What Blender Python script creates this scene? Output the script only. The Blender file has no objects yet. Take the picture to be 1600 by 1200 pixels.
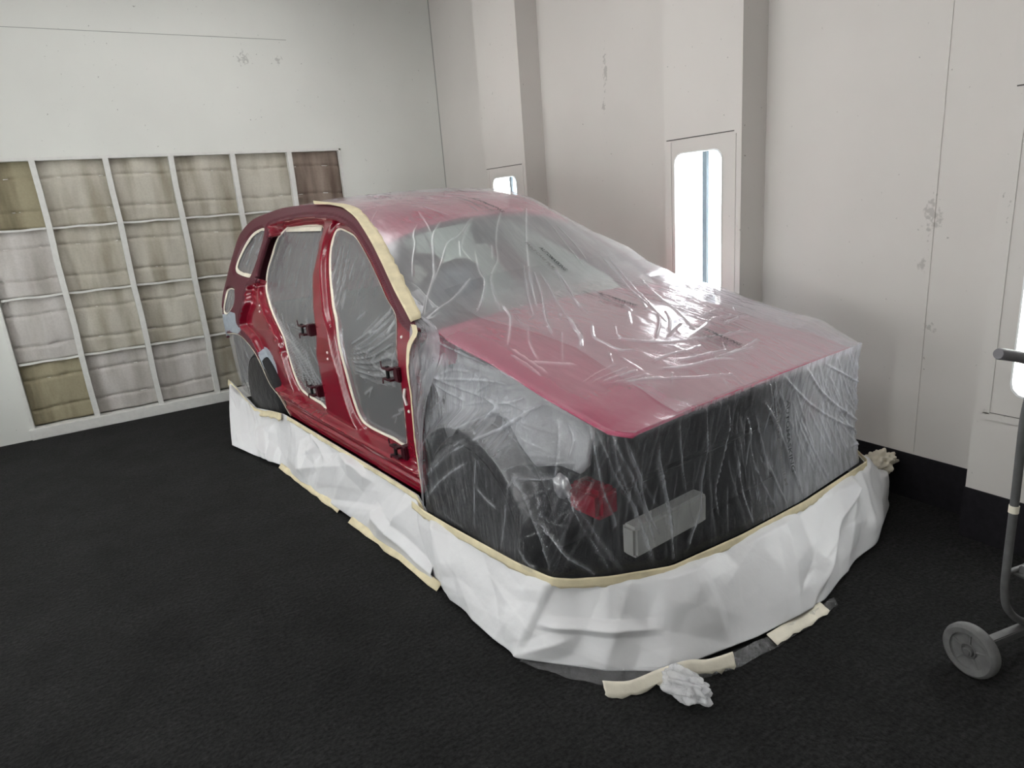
import bpy, bmesh, math, random
import numpy as np
from mathutils import Vector, Matrix
from mathutils.geometry import tessellate_polygon

C = bpy.context.scene
COL = C.collection
random.seed(7)
RNG = np.random.default_rng(7)

# ------------------------------------------------------------------ camera, world, light, exposure
H = 1.65
YAW, PIT, ROLL, FPX = 0.53136075, 0.2710808, -0.07983705, 1041.2193
_f = np.array([math.sin(YAW)*math.cos(PIT), math.cos(YAW)*math.cos(PIT), -math.sin(PIT)])
_r0 = np.array([math.cos(YAW), -math.sin(YAW), 0.0]); _u0 = np.cross(_r0, _f)
_r = math.cos(ROLL)*_r0 + math.sin(ROLL)*_u0
_u = -math.sin(ROLL)*_r0 + math.cos(ROLL)*_u0
cam_d = bpy.data.cameras.new('camera'); cam = bpy.data.objects.new('camera', cam_d); COL.objects.link(cam)
cam_d.sensor_fit = 'HORIZONTAL'; cam_d.sensor_width = 36.0; cam_d.lens = 36.0*FPX/1600.0; cam_d.clip_start = 0.05
_m = Matrix(((_r[0], _u[0], -_f[0], 0), (_r[1], _u[1], -_f[1], 0), (_r[2], _u[2], -_f[2], H), (0, 0, 0, 1)))
cam.matrix_world = _m
C.camera = cam

w = bpy.data.worlds.new('world'); C.world = w; w.use_nodes = True
w.node_tree.nodes['Background'].inputs[0].default_value = (0.9, 0.95, 1.0, 1)
w.node_tree.nodes['Background'].inputs[1].default_value = 0.05

C.view_settings.view_transform = 'Standard'; C.view_settings.look = 'None'
C.view_settings.gamma = 1.0; C.view_settings.use_curve_mapping = False
C.view_settings.exposure = -0.12
C.cycles.transparent_max_bounces = 24
C.cycles.max_bounces = 8

LAMP_CEIL, LAMP_WALL, LAMP_OPP = 7.5, 19.0, 24.0   # radiance of the ceiling diffusers, of the lamp wall's tubes and of the opposite wall's

# room (metres; camera at the origin): x to the lamp wall, y to the filter wall
XR, YB, XL, YF, ZC = 3.318, 6.697, -2.05, -1.7, 3.95

# ---------------------------------------------------------------- car surfaces, car frame: s forward, t to the car's left, z up
ZK=[.25,.42,.6,.9,1.05,1.12,1.2,1.3,1.45,1.6,1.68,1.76]
TK=[-.86,-.885,-.895,-.90,-.885,-.85,-.815,-.775,-.70,-.63,-.58,-.49]
def side_t(s,z):
    z=np.asarray(z,float); t=sum(np.interp(z+o,ZK,TK)*k for o,k in((-.09,.08),(-.06,.14),(-.03,.18),(0,.2),(.03,.18),(.06,.14),(.09,.08))); d=np.maximum(0,-3.45-np.asarray(s,float))
    return t+1.2*d*d
# outer edge of the covered top (roof, screen pillar, bonnet): s, t, z
EDGE=np.array([(-3.5,-.46,1.60),(-3.0,-.49,1.685),(-2.5,-.50,1.71),(-1.963,-.51,1.698),(-1.665,-.533,1.675),(-1.475,-.555,1.639),(-1.295,-.591,1.576),(-1.155,-.619,1.517),(-.985,-.661,1.428),(-.843,-.699,1.351),(-.675,-.743,1.256),(-.56,-.773,1.165),(-.36,-.765,1.083),(-.03,-.78,1.033),(.32,-.79,.952),(.495,-.80,.925),(.62,-.79,.895),(.71,-.75,.895)])
MID=np.array([(-3.5,1.66),(-3,1.72),(-2.5,1.745),(-2,1.735),(-1.6,1.695),(-1.3,1.64),(-1.05,1.576),(-.8,1.39),(-.6,1.24),(-.45,1.15),(-.3,1.125),(0,1.085),(.3,1.02),(.55,.955),(.71,.90)])
FMID=np.array([(-3.5,1.66),(-3,1.72),(-2.5,1.745),(-2,1.735),(-1.6,1.695),(-1.3,1.64),(-1.05,1.576),(-.8,1.40),(-.6,1.28),(-.45,1.20),(-.3,1.155),(0,1.10),(.3,1.025),(.55,.958),(.71,.902)])
def smooth_interp(x,X,Y,w=.05):
    return sum(np.interp(x+d*w,X,Y)*k for d,k in((-1,.25),(0,.5),(1,.25)))
def top_z(s,t,film=True):
    s=np.asarray(s,float); t=np.asarray(t,float)
    te=-np.interp(s,EDGE[:,0],EDGE[:,1]); ze=np.interp(s,EDGE[:,0],EDGE[:,2])
    M=FMID if film else MID
    zc=smooth_interp(s,M[:,0],M[:,1],.05 if film else .02)
    tau=np.clip(np.abs(t)/te,0,1.3)
    z=zc+(ze-zc)*tau**2.4+.045*np.clip(t/.6,0,1.1)*np.interp(s,[-1.35,-.9],[1,0])
    if film:
        lift=np.interp(s,[-1.2,-.8,-.4,.14,.5,.70],[0,.05,.085,.055,.05,.0])
        z=z+lift*np.clip((t-.25)/.5,0,1)**1.5+.006
    return z
# the hanging band of film: top point, bottom point, going from the near front pillar round the nose to the far side
BAND=np.array([
 (-.54,-.785,1.158,-.43,-.925,.30),(-.36,-.770,1.092,-.2,-.918,.30),(-.03,-.785,1.043,.03,-.907,.30),(.32,-.795,.962,.25,-.90,.30),(.495,-.805,.935,.36,-.89,.30),
 (.622,-.797,.905,.43,-.875,.30),(.716,-.752,.907,.54,-.73,.30),(.716,-.5,.910,.647,-.53,.30),(.716,-.1,.912,.695,-.16,.30),(.716,.3,.911,.72,.26,.305),
 (.716,.745,.908,.715,.80,.32),(.62,.80,.895,.52,.90,.32),(.32,.80,.98,.25,.92,.32),(-.03,.80,1.08,.0,.92,.31),(-.5,.80,1.17,-.4,.925,.30)])
BU=np.concatenate([[0],np.cumsum(np.linalg.norm(np.diff((BAND[:,:3]+BAND[:,3:])/2,axis=0),axis=1))])
def band_pt(u,w):
    u=np.asarray(u,float); w=np.asarray(w,float)
    a=[smooth_interp(u,BU,BAND[:,k],.02) for k in range(6)]
    s=a[0]+(a[3]-a[0])*w; t=a[1]+(a[4]-a[1])*w; z=a[2]+(a[5]-a[2])*w
    # the film pulled tight over the near front tyre
    d=np.hypot(s+.08,z-.37); k=np.clip((.47-d)/.07,0,1); k=k*k*(3-2*k)
    k=k*np.clip((.45-s)/.15,0,1)
    tt=np.minimum(t,-.918)
    t=np.where(t<-.5,t+(tt-t)*k,t)
    # slack: it falls in a little behind the bonnet edge, and snags on the bumper bracket
    sag=.03*np.sin(np.pi*np.clip(w,0,1))
    front=np.clip((u-BU[5])/.1,0,1)*np.clip((BU[11]-u)/.1,0,1)
    s=s-sag*front
    return s,t,z
# ---------------------------------------------------------------- end of surfaces

# ------------------------------------------------------------------ helpers
def catmull(P, n=6, closed=True):
    P = np.array(P, float); N = len(P); out = []
    rng_ = range(N) if closed else range(N-1)
    for i in rng_:
        if closed: a, b, c, d = P[i-1], P[i], P[(i+1) % N], P[(i+2) % N]
        else: a, b, c, d = P[max(i-1, 0)], P[i], P[i+1], P[min(i+2, N-1)]
        for k in range(n):
            x = k/n
            out.append(0.5*((2*b)+(c-a)*x+(2*a-5*b+4*c-d)*x*x+(3*b-a-3*c+d)*x**3))
    if not closed: out.append(P[-1])
    return np.array(out)

def seg_dist(pts, poly, closed=True):
    """distance to a polyline, nearest point"""
    P = np.asarray(poly, float); A = P if closed else P[:-1]; B = np.roll(P, -1, 0) if closed else P[1:]
    best = np.full(len(pts), 1e9); near = np.zeros_like(pts)
    for a, b in zip(A, B):
        d = b-a; L = max(d@d, 1e-12)
        x = np.clip(((pts-a)@d)/L, 0, 1); q = a+x[:, None]*d
        e = np.hypot(*(pts-q).T); m = e < best
        best[m] = e[m]; near[m] = q[m]
    return best, near

def inside(pts, poly):
    P = np.asarray(poly, float); x, y = pts.T; r = np.zeros(len(pts), bool)
    for a, b in zip(P, np.roll(P, -1, 0)):
        c = (a[1] > y) != (b[1] > y)
        with np.errstate(divide='ignore', invalid='ignore'):
            xi = (b[0]-a[0])*(y-a[1])/(b[1]-a[1])+a[0]
        r ^= c & (x < xi)
    return r

def sdf(pts, poly):
    d, n = seg_dist(pts, poly); i = inside(pts, poly)
    return np.where(i, d, -d), n          # positive inside

def smst(x, a, b):
    k = np.clip((x-a)/(b-a), 0, 1); return k*k*(3-2*k)

def link(o, parent=None):
    COL.objects.link(o)
    if parent is not None: o.parent = parent
    return o

def mesh_obj(name, verts, faces, mat, parent=None, smooth=True, uv=None, haze=None, matidx=None):
    me = bpy.data.meshes.new(name)
    me.from_pydata([tuple(v) for v in np.asarray(verts, float).tolist()], [], [tuple(f) for f in faces])
    for m in (mat if isinstance(mat, (list, tuple)) else [mat]): me.materials.append(m)
    if smooth and len(me.polygons): me.polygons.foreach_set('use_smooth', [True]*len(me.polygons))
    if uv is not None:
        l = me.uv_layers.new(name='UVMap'); vi = np.zeros(len(me.loops), int); me.loops.foreach_get('vertex_index', vi)
        l.data.foreach_set('uv', np.asarray(uv, float)[vi].ravel())
    if haze is not None:
        a = me.attributes.new('haze', 'FLOAT', 'POINT'); a.data.foreach_set('value', np.asarray(haze, np.float32))
    if matidx is not None: me.polygons.foreach_set('material_index', np.asarray(matidx, np.int32))
    me.update()
    return link(bpy.data.objects.new(name, me), parent)

def grid_faces(ni, nj):
    i, j = np.meshgrid(np.arange(ni-1), np.arange(nj-1), indexing='ij')
    a = (i*nj+j).ravel(); return np.stack([a, a+nj, a+nj+1, a+1], 1)

def tag(o, label, cat, group=None, kind=None):
    o['label'] = label; o['category'] = cat
    if group: o['group'] = group
    if kind: o['kind'] = kind
    return o

def struct(o):
    o['kind'] = 'structure'; return o

def empty(name, loc, label=None, cat=None, group=None, rotz=0):
    o = bpy.data.objects.new(name, None); link(o); o.location = loc; o.rotation_euler = (0, 0, rotz); o.empty_display_size = .1
    if label: tag(o, label, cat, group)
    return o

class MB:
    """collects simple shapes, builds one mesh"""
    def __init__(s): s.bm = bmesh.new()
    def box(s, x0, x1, y0, y1, z0, z1, bev=0.0, M=None):
        b = bmesh.new(); bmesh.ops.create_cube(b, size=1)
        for v in b.verts: v.co = Vector(((x0+x1)/2+v.co.x*(x1-x0), (y0+y1)/2+v.co.y*(y1-y0), (z0+z1)/2+v.co.z*(z1-z0)))
        if bev: bmesh.ops.bevel(b, geom=b.edges[:], offset=bev, segments=2, affect='EDGES')
        s.add(b, M); return s
    def tube(s, pts, r, n=12, cap=True, M=None):
        pts = [Vector(p) for p in pts]; b = bmesh.new(); rings = []
        up = None
        for i, p in enumerate(pts):
            d = (pts[min(i+1, len(pts)-1)]-pts[max(i-1, 0)]).normalized()
            if up is None:
                up = Vector((0, 0, 1)) if abs(d.z) < .9 else Vector((1, 0, 0))
            a = d.cross(up).normalized(); up = a.cross(d).normalized()
            rr = r[i] if isinstance(r, (list, tuple)) else r
            rings.append([b.verts.new(p+(a*math.cos(2*math.pi*k/n)+up*math.sin(2*math.pi*k/n))*rr) for k in range(n)])
        for A, B in zip(rings[:-1], rings[1:]):
            for k in range(n): b.faces.new((A[k], A[(k+1) % n], B[(k+1) % n], B[k]))
        if cap: b.faces.new(rings[0][::-1]); b.faces.new(rings[-1])
        s.add(b, M); return s
    def lathe(s, prof, axis_o, axis_d, n=40, M=None):
        """prof: (radius, offset along the axis); closed if the first equals the last"""
        b = bmesh.new(); d = Vector(axis_d).normalized(); o = Vector(axis_o)
        a = d.cross(Vector((0, 0, 1))); a = a.normalized() if a.length > 1e-4 else Vector((1, 0, 0)); c = d.cross(a)
        rings = [[b.verts.new(o+d*h+(a*math.cos(2*math.pi*k/n)+c*math.sin(2*math.pi*k/n))*max(r, 1e-4)) for k in range(n)] for r, h in prof]
        for A, B in zip(rings[:-1], rings[1:]):
            for k in range(n): b.faces.new((A[k], A[(k+1) % n], B[(k+1) % n], B[k]))
        s.add(b, M); return s
    def prism(s, poly, fn, depth_vec):
        b = bmesh.new(); dv = Vector(depth_vec)
        A = [b.verts.new(Vector(fn(*p))) for p in poly]; B = [b.verts.new(v.co+dv) for v in A]
        tris = tessellate_polygon([[v.co for v in A]])
        for t in tris: b.faces.new([A[i] for i in t]); b.faces.new([B[i] for i in reversed(t)])
        n = len(A)
        for k in range(n): b.faces.new((A[k], A[(k+1) % n], B[(k+1) % n], B[k]))
        s.add(b); return s
    def add(s, b, M=None):
        if M is not None: bmesh.ops.transform(b, matrix=M, verts=b.verts)
        me = bpy.data.meshes.new('tmp'); b.to_mesh(me); b.free(); s.bm.from_mesh(me); bpy.data.meshes.remove(me)
    def build(s, name, mat, parent=None, smooth=None):
        bmesh.ops.recalc_face_normals(s.bm, faces=s.bm.faces[:])
        me = bpy.data.meshes.new(name); s.bm.to_mesh(me); s.bm.free(); me.materials.append(mat)
        o = link(bpy.data.objects.new(name, me), parent)
        if smooth is not None:
            me.polygons.foreach_set('use_smooth', [True]*len(me.polygons))
            me.set_sharp_from_angle(angle=math.radians(smooth))
        return o

# ------------------------------------------------------------------ materials
def new_mat(name):
    m = bpy.data.materials.new(name); m.use_nodes = True; nt = m.node_tree
    return m, nt, nt.nodes, nt.links, nt.nodes['Principled BSDF']

def principled(name, col, rough=.5, spec=.5, metal=0, coat=0, noise=None, bump=None, uvspace=False):
    """noise=(scale, amount, detail) varies the colour; bump=(scale, strength, distance[, stretch])"""
    m, nt, N, L, P = new_mat(name)
    P.inputs['Base Color'].default_value = (*col, 1); P.inputs['Roughness'].default_value = rough
    P.inputs['Specular IOR Level'].default_value = spec; P.inputs['Metallic'].default_value = metal
    P.inputs['Coat Weight'].default_value = coat; P.inputs['Coat Roughness'].default_value = .06
    tc = N.new('ShaderNodeTexCoord'); src = tc.outputs['UV' if uvspace else 'Object']
    if noise:
        n = N.new('ShaderNodeTexNoise'); n.inputs['Scale'].default_value = noise[0]; n.inputs['Detail'].default_value = noise[2] if len(noise) > 2 else 4
        L.new(src, n.inputs['Vector'])
        r = N.new('ShaderNodeMapRange'); r.inputs['From Min'].default_value = .3; r.inputs['From Max'].default_value = .7
        r.inputs['To Min'].default_value = 1-noise[1]; r.inputs['To Max'].default_value = 1+noise[1]
        L.new(n.outputs['Fac'], r.inputs['Value'])
        mx = N.new('ShaderNodeVectorMath'); mx.operation = 'SCALE'; mx.inputs[0].default_value = col
        L.new(r.outputs[0], mx.inputs['Scale']); L.new(mx.outputs[0], P.inputs['Base Color'])
    if bump:
        mp = N.new('ShaderNodeMapping'); mp.inputs['Scale'].default_value = bump[3] if len(bump) > 3 else (1, 1, 1)
        L.new(src, mp.inputs[0])
        n = N.new('ShaderNodeTexNoise'); n.inputs['Scale'].default_value = bump[0]; n.inputs['Detail'].default_value = 4
        L.new(mp.outputs[0], n.inputs['Vector'])
        b = N.new('ShaderNodeBump'); b.inputs['Strength'].default_value = bump[1]; b.inputs['Distance'].default_value = bump[2]
        L.new(n.outputs['Fac'], b.inputs['Height']); L.new(b.outputs[0], P.inputs['Normal'])
    return m

def emission(name, col, strength):
    m, nt, N, L, P = new_mat(name)
    P.inputs['Base Color'].default_value = (.8, .8, .8, 1); P.inputs['Emission Color'].default_value = (*col, 1); P.inputs['Emission Strength'].default_value = strength
    return m

def wall_mat(name, col, smudges=(), speck=.5):
    """booth paint: slight mottling, dust specks, a few dark smudges at given points"""
    m, nt, N, L, P = new_mat(name)
    P.inputs['Roughness'].default_value = .55; P.inputs['Specular IOR Level'].default_value = .3
    geo = N.new('ShaderNodeNewGeometry'); pos = geo.outputs['Position']
    n1 = N.new('ShaderNodeTexNoise'); n1.inputs['Scale'].default_value = 1.3; n1.inputs['Detail'].default_value = 5; L.new(pos, n1.inputs['Vector'])
    r1 = N.new('ShaderNodeMapRange'); r1.inputs['From Min'].default_value = .3; r1.inputs['From Max'].default_value = .7; r1.inputs['To Min'].default_value = .96; r1.inputs['To Max'].default_value = 1.03
    L.new(n1.outputs['Fac'], r1.inputs['Value'])
    n2 = N.new('ShaderNodeTexNoise'); n2.inputs['Scale'].default_value = 38; n2.inputs['Detail'].default_value = 2; L.new(pos, n2.inputs['Vector'])
    r2 = N.new('ShaderNodeMapRange'); r2.inputs['From Min'].default_value = .735; r2.inputs['From Max'].default_value = .80; r2.inputs['To Min'].default_value = 1; r2.inputs['To Max'].default_value = 1-speck
    L.new(n2.outputs['Fac'], r2.inputs['Value'])
    fac = N.new('ShaderNodeMath'); fac.operation = 'MULTIPLY'; L.new(r1.outputs[0], fac.inputs[0]); L.new(r2.outputs[0], fac.inputs[1])
    out = fac.outputs[0]
    n3 = N.new('ShaderNodeTexNoise'); n3.inputs['Scale'].default_value = 45; n3.inputs['Detail'].default_value = 5; L.new(pos, n3.inputs['Vector'])
    for (sx, sy, sz), (rx, ry, rz) in smudges:
        v = N.new('ShaderNodeVectorMath'); v.operation = 'SUBTRACT'; v.inputs[1].default_value = (sx, sy, sz); L.new(pos, v.inputs[0])
        d = N.new('ShaderNodeVectorMath'); d.operation = 'DIVIDE'; d.inputs[1].default_value = (rx, ry, rz); L.new(v.outputs[0], d.inputs[0])
        ln = N.new('ShaderNodeVectorMath'); ln.operation = 'LENGTH'; L.new(d.outputs[0], ln.inputs[0])
        a = N.new('ShaderNodeMath'); a.operation = 'SUBTRACT'; a.inputs[0].default_value = 1.0; L.new(ln.outputs['Value'], a.inputs[1])
        b = N.new('ShaderNodeMath'); b.operation = 'MULTIPLY_ADD'; b.inputs[1].default_value = .35; L.new(a.outputs[0], b.inputs[0]); L.new(n3.outputs['Fac'], b.inputs[2])
        r = N.new('ShaderNodeMapRange'); r.inputs['From Min'].default_value = .66; r.inputs['From Max'].default_value = .78; r.inputs['To Min'].default_value = 1; r.inputs['To Max'].default_value = .72
        L.new(b.outputs[0], r.inputs['Value'])
        g = N.new('ShaderNodeMath'); g.operation = 'GREATER_THAN'; g.inputs[1].default_value = 0; L.new(a.outputs[0], g.inputs[0])
        mx = N.new('ShaderNodeMix'); mx.inputs['A'].default_value = 1.0; L.new(g.outputs[0], mx.inputs['Factor']); L.new(r.outputs[0], mx.inputs['B'])
        f2 = N.new('ShaderNodeMath'); f2.operation = 'MULTIPLY'; L.new(out, f2.inputs[0]); L.new(mx.outputs[0], f2.inputs[1]); out = f2.outputs[0]
    sc = N.new('ShaderNodeVectorMath'); sc.operation = 'SCALE'; sc.inputs[0].default_value = col; L.new(out, sc.inputs['Scale']); L.new(sc.outputs[0], P.inputs['Base Color'])
    b = N.new('ShaderNodeBump'); b.inputs['Strength'].default_value = .12; b.inputs['Distance'].default_value = .01
    n4 = N.new('ShaderNodeTexNoise'); n4.inputs['Scale'].default_value = 3.5; n4.inputs['Detail'].default_value = 6; L.new(pos, n4.inputs['Vector'])
    L.new(n4.outputs['Fac'], b.inputs['Height']); L.new(b.outputs[0], P.inputs['Normal'])
    return m

def schlick(N, L, normal, f0):
    lw = N.new('ShaderNodeLayerWeight'); lw.inputs['Blend'].default_value = .5
    if normal is not None: L.new(normal, lw.inputs['Normal'])
    p = N.new('ShaderNodeMath'); p.operation = 'POWER'; p.inputs[1].default_value = 5; L.new(lw.outputs['Facing'], p.inputs[0])
    a = N.new('ShaderNodeMath'); a.operation = 'MULTIPLY_ADD'; a.inputs[1].default_value = 1-f0; a.inputs[2].default_value = f0; L.new(p.outputs[0], a.inputs[0])
    return a.outputs[0]

def film_mat(name, tint=(.86, .87, .90), gain=1.0, bump=.35, stretch=(6, 60, 1), gloss=.16, vary=.06):
    """thin clear masking film: clear where it lies flat, milky where it is doubled or crumpled (haze attribute)"""
    m, nt, N, L, P = new_mat(name); N.remove(P); out = N['Material Output']
    at = N.new('ShaderNodeAttribute'); at.attribute_name = 'haze'
    uv = N.new('ShaderNodeTexCoord')
    mp = N.new('ShaderNodeMapping'); mp.inputs['Scale'].default_value = stretch; L.new(uv.outputs['UV'], mp.inputs[0])
    n = N.new('ShaderNodeTexNoise'); n.inputs['Scale'].default_value = 1.0; n.inputs['Detail'].default_value = 6; n.inputs['Roughness'].default_value = .62; n.inputs['Distortion'].default_value = .6; L.new(mp.outputs[0], n.inputs['Vector'])
    bp = N.new('ShaderNodeBump'); bp.inputs['Strength'].default_value = bump; bp.inputs['Distance'].default_value = .02; L.new(n.outputs['Fac'], bp.inputs['Height'])
    r = N.new('ShaderNodeMapRange'); r.inputs['From Min'].default_value = .35; r.inputs['From Max'].default_value = .7; r.inputs['To Min'].default_value = 1-vary; r.inputs['To Max'].default_value = 1+vary*1.2; L.new(n.outputs['Fac'], r.inputs['Value'])
    hz = N.new('ShaderNodeMath'); hz.operation = 'MULTIPLY'; L.new(at.outputs['Fac'], hz.inputs[0]); L.new(r.outputs[0], hz.inputs[1])
    hg = N.new('ShaderNodeMath'); hg.operation = 'MULTIPLY'; hg.inputs[1].default_value = gain; hg.use_clamp = True; L.new(hz.outputs[0], hg.inputs[0])
    tr = N.new('ShaderNodeBsdfTransparent'); tr.inputs[0].default_value = (.97, .975, .98, 1)
    df = N.new('ShaderNodeBsdfDiffuse'); df.inputs[0].default_value = (*tint, 1); L.new(bp.outputs[0], df.inputs['Normal'])
    tl = N.new('ShaderNodeBsdfTranslucent'); tl.inputs[0].default_value = (*tint, 1); L.new(bp.outputs[0], tl.inputs['Normal'])
    m1 = N.new('ShaderNodeMixShader'); m1.inputs[0].default_value = .4; L.new(df.outputs[0], m1.inputs[1]); L.new(tl.outputs[0], m1.inputs[2])
    m2 = N.new('ShaderNodeMixShader'); L.new(hg.outputs[0], m2.inputs[0]); L.new(tr.outputs[0], m2.inputs[1]); L.new(m1.outputs[0], m2.inputs[2])
    gl = N.new('ShaderNodeBsdfGlossy'); gl.inputs['Roughness'].default_value = gloss; gl.inputs[0].default_value = (.95, .96, 1, 1); L.new(bp.outputs[0], gl.inputs['Normal'])
    m3 = N.new('ShaderNodeMixShader'); L.new(schlick(N, L, bp.outputs[0], .05), m3.inputs[0]); L.new(m2.outputs[0], m3.inputs[1]); L.new(gl.outputs[0], m3.inputs[2])
    L.new(m3.outputs[0], out.inputs[0]); return m

def glass_mat(name, tint=(.86, .93, .90), rough=.02, f0=.04):
    m, nt, N, L, P = new_mat(name); N.remove(P); out = N['Material Output']
    tr = N.new('ShaderNodeBsdfTransparent'); tr.inputs[0].default_value = (*tint, 1)
    gl = N.new('ShaderNodeBsdfGlossy'); gl.inputs['Roughness'].default_value = rough
    m3 = N.new('ShaderNodeMixShader'); L.new(schlick(N, L, None, f0), m3.inputs[0]); L.new(tr.outputs[0], m3.inputs[1]); L.new(gl.outputs[0], m3.inputs[2])
    L.new(m3.outputs[0], out.inputs[0]); return m

def carpet_mat():
    m, nt, N, L, P = new_mat('carpet'); P.inputs['Roughness'].default_value = 1; P.inputs['Specular IOR Level'].default_value = .05
    P.inputs['Sheen Weight'].default_value = .03; P.inputs['Sheen Roughness'].default_value = .6
    geo = N.new('ShaderNodeNewGeometry'); pos = geo.outputs['Position']
    def noise(s, d): n = N.new('ShaderNodeTexNoise'); n.inputs['Scale'].default_value = s; n.inputs['Detail'].default_value = d; n.inputs['Roughness'].default_value = .65; L.new(pos, n.inputs['Vector']); return n.outputs['Fac']
    a = noise(70, 5); b = noise(3.0, 6)
    mp = N.new('ShaderNodeMapping'); mp.inputs['Scale'].default_value = (16, 70, 1); mp.inputs['Rotation'].default_value = (0, 0, .5); L.new(pos, mp.inputs[0])
    n3 = N.new('ShaderNodeTexNoise'); n3.inputs['Scale'].default_value = 1; n3.inputs['Detail'].default_value = 5; L.new(mp.outputs[0], n3.inputs['Vector'])
    def mr(x, lo, hi, f0=.3, f1=.7): r = N.new('ShaderNodeMapRange'); r.inputs['From Min'].default_value = f0; r.inputs['From Max'].default_value = f1; r.inputs['To Min'].default_value = lo; r.inputs['To Max'].default_value = hi; L.new(x, r.inputs['Value']); return r.outputs[0]
    def mul(x, y): q = N.new('ShaderNodeMath'); q.operation = 'MULTIPLY'; L.new(x, q.inputs[0]); L.new(y, q.inputs[1]); return q.outputs[0]
    f = mul(mul(mr(a, .3, 1.75), mr(b, .72, 1.3)), mr(n3.outputs['Fac'], .75, 1.3))
    sc = N.new('ShaderNodeVectorMath'); sc.operation = 'SCALE'; sc.inputs[0].default_value = CARPET; L.new(f, sc.inputs['Scale']); L.new(sc.outputs[0], P.inputs['Base Color'])
    bp = N.new('ShaderNodeBump'); bp.inputs['Strength'].default_value = .8; bp.inputs['Distance'].default_value = .01; L.new(a, bp.inputs['Height']); L.new(bp.outputs[0], P.inputs['Normal'])
    return m

def pad_mat(name, col, dirt):
    """quilted exhaust filter fibre with brown paint dust in vertical clouds"""
    m, nt, N, L, P = new_mat(name); P.inputs['Roughness'].default_value = .95; P.inputs['Specular IOR Level'].default_value = .1
    oi = N.new('ShaderNodeObjectInfo'); geo = N.new('ShaderNodeNewGeometry'); pos = geo.outputs['Position']
    ad = N.new('ShaderNodeVectorMath'); ad.operation = 'ADD'; L.new(pos, ad.inputs[0]); L.new(oi.outputs['Random'], ad.inputs[1])
    mp = N.new('ShaderNodeMapping'); mp.inputs['Scale'].default_value = (7, 1, 1.1); L.new(ad.outputs[0], mp.inputs[0])
    n = N.new('ShaderNodeTexNoise'); n.inputs['Scale'].default_value = 1; n.inputs['Detail'].default_value = 3; L.new(mp.outputs[0], n.inputs['Vector'])
    n2 = N.new('ShaderNodeTexNoise'); n2.inputs['Scale'].default_value = 60; n2.inputs['Detail'].default_value = 5; L.new(pos, n2.inputs['Vector'])
    r = N.new('ShaderNodeMapRange'); r.inputs['From Min'].default_value = .42; r.inputs['From Max'].default_value = .68; L.new(n.outputs['Fac'], r.inputs['Value'])
    mx = N.new('ShaderNodeMix'); mx.data_type = 'RGBA'; mx.inputs['A'].default_value = (*col, 1); mx.inputs['B'].default_value = (*dirt, 1); L.new(r.outputs[0], mx.inputs['Factor'])
    r2 = N.new('ShaderNodeMapRange'); r2.inputs['From Min'].default_value = .3; r2.inputs['From Max'].default_value = .7; r2.inputs['To Min'].default_value = .95; r2.inputs['To Max'].default_value = 1.05; L.new(n2.outputs['Fac'], r2.inputs['Value'])
    sc = N.new('ShaderNodeVectorMath'); sc.operation = 'SCALE'; L.new(mx.outputs['Result'], sc.inputs[0]); L.new(r2.outputs[0], sc.inputs['Scale']); L.new(sc.outputs[0], P.inputs['Base Color'])
    bp = N.new('ShaderNodeBump'); bp.inputs['Strength'].default_value = .2; bp.inputs['Distance'].default_value = .01; L.new(n2.outputs['Fac'], bp.inputs['Height']); L.new(bp.outputs[0], P.inputs['Normal'])
    return m

CARPET = (.0128, .0128, .0130)
M = {}
M['wall_left'] = wall_mat('booth_paint', (.745, .755, .725), [((1.45, YB, 3.02), (.08, .1, .08)), ((1.75, YB, 3.02), (.05, .1, .06))])
M['wall'] = wall_mat('booth_paint_lamp_wall', (.66, .635, .61), [((XR, 4.0, 2.47), (.2, .035, .20)), ((XR, 4.03, 2.25), (.2, .025, .08)), ((XR, 1.69, 1.42), (.2, .06, .14)), ((XR, 1.72, 1.2), (.2, .04, .05)), ((XR, 1.66, .9), (.2, .04, .04))])
M['metal_white'] = principled('white_painted_metal', (.72, .72, .70), .45, .4, noise=(25, .05), bump=(12, .1, .01))
M['ceiling_grey'] = principled('ceiling_filter_cloth', (.30, .30, .29), .9, .1)  # unseen ceiling, darkened to cut bounce light on the upper walls
M['crack'] = principled('dark_gap', (.10, .095, .09), .9, .1)
M['base'] = principled('black_vinyl', (.012, .011, .014), .75, .2, noise=(40, .2))
M['carpet'] = carpet_mat()
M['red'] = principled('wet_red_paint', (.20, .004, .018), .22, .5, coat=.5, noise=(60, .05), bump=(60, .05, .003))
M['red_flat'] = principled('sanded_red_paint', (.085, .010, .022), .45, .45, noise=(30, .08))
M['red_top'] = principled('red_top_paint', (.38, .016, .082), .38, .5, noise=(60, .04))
M['primer'] = principled('blue_grey_primer', (.31, .345, .39), .6, .3, noise=(30, .12))
M['dark_red'] = principled('dark_red_hinge', (.045, .004, .010), .35, .5)
M['black'] = principled('black_plastic', (.012, .012, .014), .6, .3, noise=(20, .2))
M['rubber'] = principled('black_rubber', (.020, .020, .022), .75, .25, bump=(40, .3, .01))
M['dark_grey'] = principled('dark_trim', (.045, .047, .05), .8, .2)
M['headliner'] = principled('headliner', (.36, .37, .36), .95, .1)
M['apron'] = principled('grey_inner_panel', (.33, .33, .345), .5, .4, noise=(6, .2), bump=(8, .3, .03))
M['alloy'] = principled('alloy', (.45, .45, .46), .35, .5, metal=.8)
M['beam'] = principled('pale_grey_beam', (.36, .36, .35), .6, .3, noise=(8, .15))
M['paper'] = principled('masking_paper', (.665, .665, .685), .42, .4, noise=(3, .03), bump=(9, .25, .02))
M['paper_back'] = principled('masking_paper_edge', (.82, .81, .78), .6, .3)
M['tape'] = principled('masking_tape', (.68, .60, .41), .65, .3, noise=(14, .12, 5), bump=(80, .3, .003))
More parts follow.
